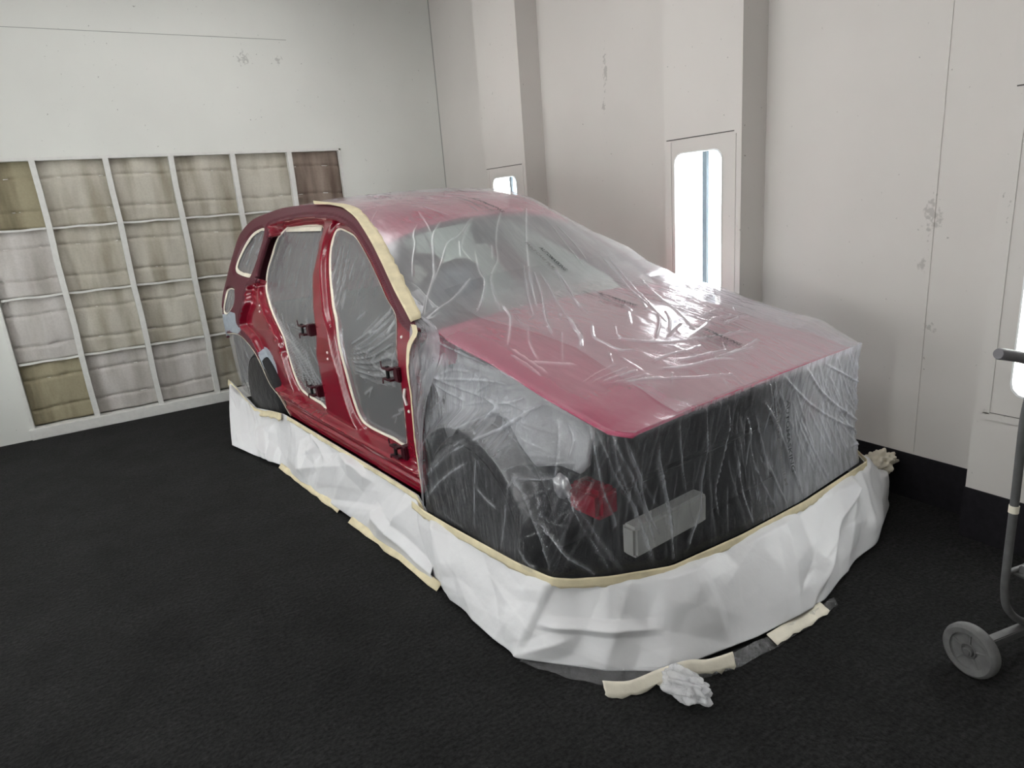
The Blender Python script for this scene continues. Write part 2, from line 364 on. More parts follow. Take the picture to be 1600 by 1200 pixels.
M['tape_pale'] = principled('pale_masking_tape', (.76, .71, .60), .65, .3, noise=(14, .10, 5), bump=(80, .3, .003))
M['ink'] = principled('film_print', (.05, .055, .06), .6, .3)
M['ink_pale'] = principled('film_print_pale', (.16, .155, .16), .6, .3)
M['steer'] = principled('covered_wheel', (.50, .60, .78), .5, .4, noise=(9, .15), bump=(9, .6, .02))
M['white_plug'] = principled('white_plug', (.85, .82, .8), .4, .5)
M['cart'] = principled('dusty_grey_tube', (.10, .10, .102), .6, .35, noise=(30, .15))
M['cart_wheel'] = principled('overspray_grey', (.13, .13, .13), .7, .3, noise=(22, .2, 6), bump=(30, .3, .006))
M['grip'] = principled('grey_grip', (.17, .165, .18), .55, .4, noise=(25, .12))
M['film'] = film_mat('masking_film', bump=.10, stretch=(5, 30, 1))
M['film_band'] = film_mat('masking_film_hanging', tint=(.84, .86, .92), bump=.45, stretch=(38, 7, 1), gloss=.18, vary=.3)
M['film_door'] = film_mat('masking_film_door', tint=(.80, .81, .84), bump=.15, stretch=(20, 7, 1))
M['wrap'] = principled('black_wrap', (.018, .018, .020), .4, .4, bump=(14, .5, .02))
M['film_far'] = film_mat('masking_film_far_side', tint=(.52, .55, .53), bump=.15, stretch=(20, 7, 1))  # far films made opaque and grey to block lamp light through the car
M['wad'] = film_mat('crumpled_film', tint=(.9, .9, .92), bump=.8, stretch=(30, 30, 30), gloss=.15)
M['reflector'] = principled('white_reflector', (.85, .87, .88), .3, .5)
M['divider'] = principled('blue_grey_divider', (.16, .20, .24), .4, .5)
M['lamp'] = emission('fluorescent_tube', (1.0, .985, .955), LAMP_WALL)
M['lamp_opposite'] = emission('fluorescent_tube_opposite', (1.0, .985, .955), LAMP_OPP)
M['diffuser'] = emission('ceiling_diffuser', (1.0, .985, .96), LAMP_CEIL)
M['glass'] = glass_mat('lamp_glass', (.97, .985, .985), .05)
M['screen'] = glass_mat('windscreen_glass', (.66, .74, .70), .45, .015)
PADS = [pad_mat('filter_fibre', (.55, .525, .46), (.34, .31, .245)), pad_mat('filter_fibre_pale', (.58, .555, .535), (.40, .375, .345)), pad_mat('filter_fibre_loaded', (.36, .325, .225), (.18, .155, .10)), pad_mat('filter_fibre_brown', (.32, .26, .22), (.15, .11, .09))]

# ------------------------------------------------------------------ the booth
def slab(name, *a, mat):
    return struct(MB().box(*a).build(name, mat))
slab('floor', XL-.1, XR+.1, YF-.1, YB+.1, -.1, 0, mat=M['carpet'])
slab('ceiling', XL-.1, XR+.1, YF-.1, YB+.1, ZC, ZC+.1, mat=M['ceiling_grey'])
slab('wall_left', XL-.1, XL, YF, YB, 0, ZC, mat=M['wall_left'])
slab('wall_front', XL-.1, XR+.1, YF-.1, YF, 0, ZC, mat=M['wall_left'])
FX0, FX1, FZ0, FZ1 = -.757, 2.205, .105, 2.237      # filter opening
for a in ((XL-.1, FX0, YB, YB+.14, 0, ZC), (FX1, XR+.1, YB, YB+.14, 0, ZC), (FX0, FX1, YB, YB+.14, FZ1, ZC), (FX0, FX1, YB+.12, YB+.14, 0, FZ1)):
    slab('wall_back', *a, mat=M['wall_left'])
slab('wall_right', XR, XR+.1, YF, YB, 0, ZC, mat=M['wall'])
slab('baseboard_right', XR-.008, XR, YF, YB, 0, .24, mat=M['base'])
k = 1
def trim(*a, mat=M['crack']):
    global k; o = struct(MB().box(*a).build('trim_%d' % k, mat)); k += 1; return o
trim(XL, 1.85, YB-.002, YB, 3.186, 3.190, mat=M['headliner'])           # sheet seam on the filter wall
trim(XR-.004, XR, 1.680, 1.690, .25, ZC, mat=M['wall'])        # cover strip on the lamp wall
trim(XR-.006, XR, YB-.006, YB, 0, ZC, mat=M['headliner'])            # corner joint

# filter bank: a white frame in the opening, one pad per cell
fr = empty('filter_rack', ((FX0+FX1)/2, YB, 0), 'white metal grid frame holding the quilted exhaust filters low in the wall', 'filter rack')
fr.location = (0, 0, 0)
NX, NZ = 6, 4
cx = [FX0, -.29, .217, .707, 1.21, 1.715, FX1]
cz = np.linspace(FZ0, FZ1, NZ+1)
def wob(x, s): return math.sin(x*7.3+s)*.004
MB().box(FX0-.03, FX1+.03, YB-.03, YB+.11, .0, FZ0-.01, .006).build('bottom_rail', M['metal_white'], fr)
MB().box(FX0-.012, FX1+.012, YB-.006, YB+.05, FZ1-.012, FZ1+.012, .003).build('top_rail', M['metal_white'], fr)
for x in (FX0, FX1): MB().box(x-.012, x+.012, YB-.006, YB+.05, FZ0-.01, FZ1+.01, .003).build('side_rail', M['metal_white'], fr)
for i in range(1, NX):
    x = cx[i]
    b = MB(); pts = [(x+wob(z, i), YB-.004, z) for z in np.linspace(FZ0-.01, FZ1, 9)]
    for p, q in zip(pts[:-1], pts[1:]):
        b.prism([(p[0]-.021, p[2]), (p[0]+.021, p[2]), (q[0]+.021, q[2]), (q[0]-.021, q[2])], lambda a, c: (a, YB-.012, c), (0, .07, 0))
    b.build('upright_bar', M['metal_white'], fr)
for i in range(NX):
    for j in range(1, NZ):
        x0, x1 = cx[i]+.022, cx[i+1]-.022
        b = MB(); xs = np.linspace(x0, x1, 6); z = cz[j]
        for p, q in zip(xs[:-1], xs[1:]):
            zp, zq = z+wob(p*3, j)*.8, z+wob(q*3, j)*.8
            b.prism([(p, zp-.008), (q, zq-.008), (q, zq+.008), (p, zp+.008)], lambda a, c: (a, YB+.012, c), (0, .03, 0))
        b.build('cross_bar', M['metal_white'], fr)
ROWS = ['bottom row', 'second row up', 'third row up', 'top row']
COLS = ['first column', 'second column', 'third column', 'fourth column', 'fifth column', 'last column beside the blank wall']
KIND = {(0, 3): 2, (0, 0): 2, (5, 3): 3, (0, 2): 1, (0, 1): 1, (1, 0): 1, (2, 0): 1, (1, 1): 0, (4, 3): 0, (5, 2): 3}
LOOK = ['grey-beige quilted filter pad', 'pale grey quilted filter pad', 'olive-brown dust loaded filter pad', 'dark brown stained filter pad']
for i in range(NX):
    for j in range(NZ):
        x0, x1, z0, z1 = cx[i]+.008, cx[i+1]-.008, cz[j]+.006, cz[j+1]-.006
        n, mz = 28, 40
        u, v = np.meshgrid(np.linspace(0, 1, n), np.linspace(0, 1, mz), indexing='ij')
        ph = RNG.random(6)*6.28
        puff = .03*(np.clip(np.sin(np.pi*u), 0, 1)**.35)*(np.clip(np.sin(np.pi*v), 0, 1)**.35)
        seam = 0
        for vs in (.25, .74):
            vv = vs+.012*np.sin(u*5+ph[0])
            seam = seam+np.exp(-((v-vv)/.022)**2)*(.016+.006*np.sin(u*22+ph[1]))
        sag = .012*np.sin(u*6+ph[2])*np.sin(v*4+ph[3])+.006*np.sin(u*13+ph[4]+v*3)
        y = YB+.070-puff+seam+sag*np.sin(np.pi*u)
        V = np.stack([x0+(x1-x0)*u, y, z0+(z1-z0)*v], -1).reshape(-1, 3)
        kd = KIND.get((i, j), 0)
        # stitches along the two seams: short white dashes, part of the pad's own mesh
        SV, SF = [], []
        for vs in (.25, .74):
            t = .08
            while t < .9:
                t2 = min(t+.05+.08*RNG.random(), .93)
                q = [(a, vs+.012*math.sin(a*5+ph[0])) for a in np.linspace(t, t2, 4)]
                for a, c in q:
                    ia, ic = min(int(a*(n-1)), n-2), min(int(c*(mz-1)), mz-2)
                    for dz in (-.003, .003): SV.append((x0+(x1-x0)*a, y[ia, ic]-.005, z0+(z1-z0)*c+dz))
                for e in range(3):
                    k0 = n*mz+len(SV)-8+2*e; SF.append((k0, k0+2, k0+3, k0+1))
                t = t2+.04+.12*RNG.random()
        kd = KIND.get((i, j), 0)
        FF = [tuple(f) for f in grid_faces(n, mz)[:, ::-1]]
        o = mesh_obj('filter_pad', np.vstack([V, SV]), FF+SF, [PADS[kd], M['paper_back']], None, True, None, None, [0]*len(FF)+[1]*len(SF))
        md = o.modifiers.new('thick', 'SOLIDIFY'); md.thickness = .010; md.offset = -1
        tag(o, '%s in the %s, %s from the blank wall end' % (LOOK[kd], ROWS[j], ['sixth', 'fifth', 'fourth', 'third', 'second', 'first'][i]), 'filter pad', 'exhaust filter pads in the wall frame')

# wall lamps: full-height boxes standing out from the lamp wall, a tall glazed opening with two tubes behind
def octagon(y0, y1, z0, z1, c, n=6):
    P = []
    for (cy, cz_, a0) in ((y1-c, z1-c, 0), (y0+c, z1-c, 90), (y0+c, z0+c, 180), (y1-c, z0+c, 270)):
        for q in range(n+1):
            a = math.radians(a0+90*q/n); P.append((cy+c*math.cos(a), cz_+c*math.sin(a)))
    return P
def wall_lamp(y0, y1, wy0, wy1, label, side=1):
    """side=1: on the lamp wall; side=-1: on the opposite wall"""
    X = XR if side == 1 else XL
    t = empty('wall_lamp', (X, (y0+y1)/2, 0), label, 'wall lamp', 'built-in lamp boxes')
    t.location = (0, 0, 0)
    d = .2*side; xf = X-d
    b = MB()                                                     # front sheet with the opening
    hole = octagon(wy0, wy1, .70, 1.828, .055, 3)
    outer = [(y0, .0), (y1, 0), (y1, ZC), (y0, ZC)]
    bm = bmesh.new()
    tri = tessellate_polygon([[Vector((0, p[0], p[1])) for p in outer], [Vector((0, p[0], p[1])) for p in hole]])
    allp = outer+hole
    for dx in (0, .012*side):
        vs = [bm.verts.new((xf+dx, p[0], p[1])) for p in allp]
        for q in tri: bm.faces.new([vs[i] for i in q])
    b.add(bm)
    xa, xb_ = sorted((xf+.001*side, X))
    b.box(xa, xb_, y0-.001, y0+.012, 0, ZC).box(xa, xb_, y1-.012, y1+.001, 0, ZC)
    b.build('cabinet', M['wall'], t)
    nh = len(hole); bm = bmesh.new(); r0 = [bm.verts.new((xf-.003*side, p[0], p[1])) for p in hole]; r1 = [bm.verts.new((xf+.03*side, p[0], p[1])) for p in hole]
    cyc, czc = (wy0+wy1)/2, 1.264
    r2 = [bm.verts.new((xf-.003*side, p[0]+.007*np.sign(p[0]-cyc), p[1]+.007*np.sign(p[1]-czc))) for p in hole]
    for q in range(nh):
        bm.faces.new((r0[q], r0[(q+1) % nh], r1[(q+1) % nh], r1[q])); bm.faces.new((r2[q], r2[(q+1) % nh], r0[(q+1) % nh], r0[q]))
    b = MB(); b.add(bm); b.build('opening_bead', M['reflector'], t)
    mb = MB()                                                    # access panel frame: raised strips and a dark gap on top
    xa, xb_ = sorted((xf-.004*side, xf)); 
    mb.box(xa, xb_, y0+.035, y0+.06, .60, 1.90).box(xa, xb_, y1-.06, y1-.035, .60, 1.90).box(xa, xb_, y0+.035, y1-.035, .575, .605)
    mb.build('access_panel_frame', M['wall'], t)
    xa, xb_ = sorted((xf-.002*side, xf))
    MB().box(xa, xb_, y0+.05, y1-.02, 1.912, 1.917).build('panel_gap', M['crack'], t)
    MB().box(xa, xb_, y0+.06, y1-.06, .6055, .608).build('panel_gap', M['crack'], t)
    xg = xf+.02*side; q = MB(); xa, xb_ = sorted((xg, xg+.004*side)); q.box(xa, xb_, wy0-.01, wy1+.01, .69, 1.84); q.build('glass_pane', M['glass'], t)
    xr_ = X-.012*side; q = MB(); xa, xb_ = sorted((xr_, xr_+.006*side)); q.box(xa, xb_, y0+.03, y1-.03, .55, 1.98)
    q.box(*sorted((xg+.01*side, xr_)), y0+.03, y0+.04, .55, 1.98).box(*sorted((xg+.01*side, xr_)), y1-.04, y1-.03, .55, 1.98)
    q.box(*sorted((xg+.01*side, xr_)), y0+.03, y1-.03, .54, .55).box(*sorted((xg+.01*side, xr_)), y0+.03, y1-.03, 1.98, 1.99)
    q.build('reflector', M['reflector'], t)
    ym = (wy0+wy1)/2
    q = MB(); q.box(*sorted((X-.14*side, X-.02*side)), ym-.024, ym+.024, .56, 1.97, .006); q.build('tube_channel', M['divider'], t)
    for yy in (ym-.115, ym+.115):
        q = MB(); q.tube([(X-.08*side, yy, .60), (X-.08*side, yy, 1.79)], .062, 20); lo = q.build('lamp_tube', M['lamp' if side == 1 else 'lamp_opposite'], t, 40)
    q = MB(); 
    xa, xb_ = sorted((xf-.008*side, X)); q.box(xa, xb_, y0-.004, y1+.004, 0, .24); q.build('kick_strip', M['base'], t)
    return t
wall_lamp(.74, 1.342, .85, 1.213, 'white wall lamp box with glass window at the right edge, behind the grey cart')
wall_lamp(2.625, 3.215, 2.762, 3.127, 'white wall lamp box with tall bright window above the wrapped bonnet')
wall_lamp(4.81, 5.47, 4.963, 5.348, 'white wall lamp box near the corner, window mostly hidden behind the car roof')
for y0 in (.4, 1.65, 2.9, 4.15, 5.4):  # unseen; extra boxes, brighter than the lamp wall's, added to lift the side light
    wall_lamp(y0, y0+.6, y0+.115, y0+.485, 'white wall lamp box on the wall facing the car side, out of the picture', -1)
for x in (-.35, 1.35):
    for y in (.9, 3.0, 5.1):
        t = empty('ceiling_lamp', (x, y, ZC), 'ceiling fluorescent panel above the booth, out of the picture', 'ceiling lamp', 'ceiling lamp panels')
        MB().box(-.34, .34, -.66, .66, -.05, 0, .01).build('housing', M['metal_white'], t)
        MB().box(-.29, .29, -.61, .61, -.056, -.045).build('diffuser', M['diffuser'], t)

# ------------------------------------------------------------------ the car
CAR_YAW = math.radians(6.1)
C0 = np.array([2.007, 2.32, 0.0])
FWD = np.array([math.sin(CAR_YAW), -math.cos(CAR_YAW), 0]); LAT = np.array([math.cos(CAR_YAW), math.sin(CAR_YAW), 0])
CM = Matrix(((FWD[0], LAT[0], 0, C0[0]), (FWD[1], LAT[1], 0, C0[1]), (0, 0, 1, 0), (0, 0, 0, 1)))     # car frame -> booth (s, t, z)
def W(P):
    P = np.asarray(P, float); return C0+P[..., :1]*FWD+P[..., 1:2]*LAT+P[..., 2:3]*np.array([0, 0, 1.])
def car_empty(name, label, cat, group=None):
    o = bpy.data.objects.new(name, None); link(o); o.location = (0, 0, 0); tag(o, label, cat, group); return o
car = car_empty('car', 'dark red car bodyshell without doors, wrapped in film and paper for painting', 'car')
def cbox(name, mat, parent, *a, bev=.006, smooth=None):
    b = MB(); b.box(*a, bev, CM); return b.build(name, mat, parent, smooth)

# outlines on the body side (s, z) and pleats of the film
SIL = [(-1.629, 1.671), (-1.835, 1.693), (-2.085, 1.704), (-2.456, 1.712), (-2.778, 1.705), (-3.019, 1.68), (-3.279, 1.646), (-3.463, 1.555), (-3.568, 1.45), (-3.564, 1.356), (-3.563, 1.27), (-3.568, 1.215), (-3.566, 1.126), (-3.55, 0.981), (-3.551, 0.868), (-3.547, 0.789), (-3.548, 0.72)]
ARCH = [(-3.453, 0.792), (-3.212, 0.821), (-3.016, 0.809), (-2.824, 0.748), (-2.697, 0.659), (-2.576, 0.525), (-2.422, 0.459), (-2.295, 0.343)]
SILLB = [(-2.295, -0.874, 0.343), (-0.543, -0.871, 0.325)]
HINGE = [(-0.474, 1.119), (-0.502, 1.071), (-0.495, 1.017), (-0.479, 0.945), (-0.465, 0.859), (-0.472, 0.759), (-0.486, 0.656), (-0.489, 0.588)]
TAPEL = [(-1.629, -0.586, 1.671), (-1.422, -0.618, 1.619), (-1.266, -0.65, 1.558), (-1.092, -0.689, 1.473), (-0.918, -0.734, 1.381), (-0.734, -0.784, 1.278), (-0.583, -0.818, 1.194), (-0.508, -0.836, 1.152)]
TAPER = [(-1.963, -0.51, 1.698), (-1.665, -0.533, 1.675), (-1.475, -0.555, 1.639), (-1.295, -0.591, 1.576), (-1.155, -0.619, 1.517), (-0.985, -0.661, 1.428), (-0.843, -0.699, 1.351), (-0.675, -0.743, 1.256), (-0.559, -0.773, 1.182), (-0.519, -0.785, 1.155)]
QW = [(-2.961, 1.573), (-2.911, 1.528), (-2.901, 1.421), (-2.91, 1.333), (-2.95, 1.262), (-3.004, 1.243), (-3.224, 1.252), (-3.353, 1.274), (-3.388, 1.331), (-3.319, 1.457), (-3.213, 1.535), (-3.073, 1.569)]
FUEL = [(-3.365, 1.144), (-3.274, 1.137), (-3.23, 1.108), (-3.207, 1.048), (-3.412, 0.953), (-3.538, 0.96), (-3.494, 1.016), (-3.47, 1.073), (-3.449, 1.127)]
RD = [(-2.687, 1.565), (-2.579, 1.573), (-2.044, 1.574), (-1.988, 1.468), (-1.954, 1.343), (-1.94, 1.26), (-1.826, 1.101), (-1.733, 0.976), (-1.764, 0.87), (-1.754, 0.721), (-1.773, 0.496), (-1.886, 0.499), (-2.095, 0.513), (-2.194, 0.539), (-2.268, 0.616), (-2.327, 0.797), (-2.347, 0.871), (-2.447, 0.958), (-2.643, 1.088), (-2.759, 1.166), (-2.819, 1.271), (-2.821, 1.378), (-2.806, 1.494)]
FD = [(-1.764, 1.554), (-1.607, 1.532), (-1.489, 1.501), (-1.271, 1.399), (-1.081, 1.298), (-0.944, 1.215), (-0.79, 1.127), (-0.741, 0.962), (-0.724, 0.806), (-0.736, 0.647), (-0.772, 0.501), (-0.921, 0.499), (-1.182, 0.501), (-1.289, 0.534), (-1.347, 0.646), (-1.382, 0.781), (-1.421, 0.914), (-1.467, 1.053), (-1.581, 1.159), (-1.715, 1.31), (-1.8, 1.429), (-1.813, 1.518)]
REC = [(-2.867, 1.597), (-2.526, 1.628), (-2.168, 1.637), (-1.805, 1.623), (-1.59, 1.595), (-1.407, 1.552), (-1.289, 1.508), (-1.082, 1.411), (-0.906, 1.315), (-0.774, 1.237), (-0.625, 1.148), (-0.487, 1.101), (-0.49, 1.033), (-0.485, 0.815), (-0.522, 0.574), (-0.542, 0.42), (-0.728, 0.429), (-1.622, 0.441), (-2.177, 0.478), (-2.518, 0.511), (-2.732, 0.719), (-2.856, 0.815), (-3.052, 0.871), (-3.058, 0.935), (-2.939, 1.069), (-2.975, 1.126), (-2.956, 1.184), (-2.788, 1.219), (-2.798, 1.233), (-2.764, 1.33), (-2.774, 1.444), (-2.792, 1.54)]
PRIMER = [(-3.559, 0.934), (-3.173, 0.984), (-3.14, 0.905), (-3.06, 0.859), (-3.202, 0.815), (-3.413, 0.821), (-3.542, 0.752), (-3.549, 0.857)]
PRIMER2 = [(-2.728, 0.755), (-2.619, 0.757), (-2.522, 0.662), (-2.543, 0.548), (-2.588, 0.582), (-2.697, 0.659)]
TOP_RIDGES=[
  [(-1.099, -0.415), (-1.021, -0.488), (-0.959, -0.521), (-0.866, -0.595), (-0.763, -0.665)] ,
  [(-1.058, -0.295), (-0.962, -0.408), (-0.872, -0.471), (-0.784, -0.528), (-0.704, -0.584), (-0.616, -0.682), (-0.543, -0.753)] ,
  [(-1.017, -0.118), (-0.937, -0.226), (-0.868, -0.297), (-0.819, -0.324), (-0.731, -0.328)] ,
  [(-1.029, -0.109), (-0.926, -0.271), (-0.889, -0.371), (-0.771, -0.499), (-0.681, -0.604)] ,
  [(-0.89, -0.298), (-0.789, -0.364)] ,
  [(-1.09, 0.15), (-0.954, 0.004), (-0.826, -0.11), (-0.705, -0.198), (-0.594, -0.328), (-0.351, -0.461)] ,
  [(-0.803, -0.263), (-0.666, -0.342), (-0.586, -0.369), (-0.477, -0.471), (-0.423, -0.538)] ,
  [(-1.111, 0.343), (-0.904, 0.165), (-0.745, 0.032), (-0.555, -0.113), (-0.42, -0.206), (-0.281, -0.304)] ,
  [(-0.643, -0.075), (-0.408, -0.249), (-0.224, -0.374)] ,
  [(-0.58, -0.063), (-0.403, -0.171), (-0.147, -0.368), (0.006, -0.463)] ,
  [(-0.571, -0.032), (-0.437, -0.085), (-0.303, -0.168), (-0.109, -0.274), (0.02, -0.352), (0.101, -0.384), (0.152, -0.45)] ,
  [(-0.562, 0.068), (-0.424, 0.0), (-0.257, -0.09), (-0.098, -0.16)] ,
  [(-0.4, -0.413), (-0.299, -0.451), (-0.21, -0.518), (-0.067, -0.644)] ,
  [(-0.822, -0.142), (-0.722, -0.217)] ,
  [(-0.921, 0.378), (-0.766, 0.333), (-0.58, 0.283)] ,
  [(-0.931, 0.422), (-0.761, 0.394), (-0.608, 0.343)] ,
  [(-0.636, -0.418), (-0.573, -0.534), (-0.533, -0.677), (-0.513, -0.762)] ,
  [(-0.73, -0.693), (-0.595, -0.681), (-0.541, -0.671)] ,
  [(-0.693, -0.749), (-0.595, -0.729)] ,
  [(-0.57, 0.073), (-0.413, 0.014), (-0.126, -0.174)] ,
  [(0.009, -0.236), (0.12, -0.338), (0.19, -0.344), (0.273, -0.338), (0.303, -0.278)] ,
  [(-0.087, 0.07), (-0.001, 0.025)] ,
  [(-0.008, 0.01), (0.107, -0.1)] ,
  [(0.161, -0.286), (0.211, -0.253), (0.281, -0.186), (0.331, -0.095), (0.358, 0.028), (0.382, 0.161), (0.39, 0.289), (0.408, 0.359)] ,
  [(-0.371, 0.502), (-0.172, 0.373), (-0.013, 0.28), (0.147, 0.2), (0.246, 0.135), (0.275, 0.114)] ,
  [(-0.624, 0.521), (-0.423, 0.433), (-0.188, 0.295), (0.053, 0.133), (0.173, 0.066)] ,
  [(-0.632, 0.478), (-0.451, 0.413), (-0.178, 0.26), (-0.031, 0.175)] ,
  [(0.086, 0.111), (0.17, 0.021), (0.27, -0.123)] ,
  [(0.069, 0.181), (0.152, 0.109), (0.254, -0.016)] ,
  [(0.202, 0.129), (0.287, -0.072)] ,
  [(0.327, 0.025), (0.284, 0.181), (0.239, 0.312), (0.251, 0.404), (0.272, 0.513)] ,
  [(0.197, 0.274), (0.172, 0.404), (0.192, 0.464)] ,
  [(0.3, 0.311), (0.288, 0.414), (0.292, 0.51)] ,
  [(0.413, -0.311), (0.408, -0.19), (0.42, -0.105), (0.414, -0.015)] ,
  [(0.47, -0.332), (0.504, -0.261), (0.513, -0.195), (0.524, -0.089), (0.56, 0.017)] ,
  [(0.458, -0.213), (0.474, -0.124), (0.495, 0.057)] ,
  [(-0.113, -0.265), (0.074, -0.376), (0.154, -0.44)] ,
  [(-0.134, -0.481), (-0.018, -0.57), (0.116, -0.638)] ,
  [(-0.007, -0.401), (0.191, -0.577)] ,
  [(0.418, -0.58), (0.569, -0.296), (0.614, -0.163), (0.639, -0.098)] ,
  [(0.356, -0.625), (0.342, -0.518), (0.344, -0.442)] ,
  [(0.381, -0.608), (0.383, -0.509), (0.389, -0.428)] ,
  [(0.405, -0.583), (0.417, -0.486), (0.426, -0.417)] ,
  [(0.436, -0.549), (0.455, -0.466), (0.47, -0.404)] ,
  [(0.461, -0.524), (0.492, -0.447), (0.511, -0.381)] ,
  [(0.52, -0.032), (0.521, 0.096), (0.53, 0.196)] ,
  [(0.527, 0.012), (0.506, 0.175), (0.476, 0.304)] ,
  [(0.106, -0.667), (0.172, -0.617), (0.244, -0.558)] ,
  [(-0.026, -0.656), (0.106, -0.667), (0.211, -0.677)] ,
  [(0.012, -0.688), (0.116, -0.691), (0.211, -0.708)] ,
]
BAND_RIDGES=[
  [(1.5, 0.0), (1.565, 0.309), (1.565, 0.537), (1.565, 0.725), (1.52, 0.859), (1.5, 0.966)] ,
  [(1.643, 0.094), (1.682, 0.268), (1.669, 0.477), (1.649, 0.638), (1.675, 0.826)] ,
  [(1.785, 0.221), (1.824, 0.349), (1.824, 0.597)] ,
  [(1.753, 0.423), (1.811, 0.732), (1.882, 1.0)] ,
  [(1.365, 0.04), (1.429, 0.309), (1.487, 0.591)] ,
  [(1.293, 0.134), (1.339, 0.362), (1.397, 0.624), (1.429, 0.872)] ,
  [(1.08, 0.047), (1.19, 0.369), (1.287, 0.691), (1.345, 0.953)] ,
  [(1.145, 0.074), (1.235, 0.315), (1.3, 0.584), (1.365, 0.785)] ,
  [(1.888, 0.161), (2.031, 0.403), (2.134, 0.705), (2.218, 1.0)] ,
  [(1.985, 0.007), (2.244, 0.309), (2.833, 0.906), (2.652, 0.973)] ,
  [(2.167, 0.034), (2.361, 0.289), (2.787, 0.785), (2.613, 0.832)] ,
  [(2.335, 0.054), (2.839, 0.477), (2.729, 0.718)] ,
  [(1.979, 0.624), (2.057, 0.852), (2.102, 1.0)] ,
  [(1.85, 0.242), (1.953, 0.564), (1.979, 0.725)] ,
  [(1.72, 0.638), (1.72, 0.98)] ,
  [(2.199, 0.416), (2.335, 0.758), (2.412, 1.0)] ,
  [(2.645, 0.114), (2.677, 0.416), (2.677, 0.57)] ,
  [(0.867, 0.087), (0.886, 0.228), (0.899, 0.396)] ,
  [(0.905, 0.06), (0.938, 0.141), (0.938, 0.242)] ,
  [(1.002, 0.027), (1.087, 0.174), (1.209, 0.456), (1.274, 0.658), (1.345, 0.993)] ,
  [(1.067, 0.02), (1.196, 0.282), (1.293, 0.597), (1.352, 0.852)] ,
  [(1.132, 0.047), (1.274, 0.409), (1.416, 0.765)] ,
  [(0.931, 0.416), (1.015, 0.537), (1.119, 0.779), (1.177, 0.993)] ,
  [(0.97, 0.436), (1.067, 0.577), (1.177, 0.866), (1.222, 1.0)] ,
  [(0.847, 0.685), (0.983, 0.779), (1.099, 0.933), (1.125, 0.993)] ,
  [(1.306, 0.228), (1.378, 0.517), (1.423, 0.886), (1.429, 0.98)] ,
  [(0.977, 0.02), (1.074, 0.289), (1.164, 0.564), (1.177, 0.664)] ,
  [(0.731, 0.477), (0.789, 0.557), (0.847, 0.685), (0.97, 0.966)] ,
  [(0.892, 0.403), (0.783, 0.477), (0.724, 0.47)] ,
  [(0.524, 0.477), (0.472, 0.705), (0.427, 0.926)] ,
  [(0.731, 0.483), (0.692, 0.758), (0.647, 0.96)] ,
  [(0.026, 0.926), (0.188, 0.752), (0.453, 0.544)] ,
  [(0.065, 0.779), (0.265, 0.591), (0.479, 0.423)] ,
  [(0.097, 0.725), (0.317, 0.523), (0.466, 0.409)] ,
  [(0.492, 0.664), (0.569, 0.698), (0.64, 0.711)] ,
  [(0.155, 0.953), (0.22, 0.966), (0.304, 0.973)] ,
  [(0.789, 0.886), (0.841, 0.94), (0.899, 0.966)] ,
  [(0.11, 0.262), (0.207, 0.081)] ,
  [(0.11, 0.262), (0.239, 0.161), (0.375, 0.114)] ,
  [(0.11, 0.255), (0.356, 0.161), (0.614, 0.054)] ,
  [(0.123, 0.248), (0.349, 0.221), (0.563, 0.188)] ,
  [(0.103, 0.275), (0.22, 0.282), (0.349, 0.275)] ,
  [(0.103, 0.275), (0.142, 0.309), (0.155, 0.336)] ,
  [(0.0, 0.215), (0.0, 0.161), (0.097, 0.054)] ,
  [(0.537, 0.369), (0.64, 0.235), (0.815, 0.0)] ,
  [(0.375, 0.396), (0.466, 0.315), (0.569, 0.208)] ,
  [(0.563, 0.188), (0.634, 0.134), (0.698, 0.067)] ,
  [(0.498, 0.403), (0.627, 0.262), (0.795, 0.027)] ,
  [(0.084, 0.047), (0.433, 0.027), (0.686, 0.0)] ,
  [(0.492, 0.195), (0.55, 0.215), (0.492, 0.309)] ,
]


def region_grid(poly, holes, h, s0, s1, z0, z1):
    """square grid clipped to a polygon with holes, its rim vertices moved onto the outline"""
    S, Z = np.meshgrid(np.arange(s0, s1+h, h), np.arange(z0, z1+h, h), indexing='ij')
    ni, nj = S.shape; P = np.stack([S.ravel(), Z.ravel()], 1)
    D, near = sdf(P, poly)
    for q in holes:
        d, n = sdf(P, q); d = -d; m = np.abs(d) < np.abs(D)
        near[m] = n[m]; D = np.minimum(D, d)
    F = grid_faces(ni, nj)
    c = P[F].mean(1); dc, _ = sdf(c, poly)
    for q in holes: dc = np.minimum(dc, -sdf(c, q)[0])
    F = F[dc > 0]
    used = np.zeros(len(P), bool); used[F.ravel()] = True
    cnt = np.bincount(F.ravel(), minlength=len(P))
    rim = used & ((cnt < 4) | (D < 0)) & (np.abs(D) < h*1.1)
    P = P.copy(); P[rim] = near[rim]
    idx = -np.ones(len(P), int); idx[used] = np.arange(used.sum())
    return P[used], idx[F]

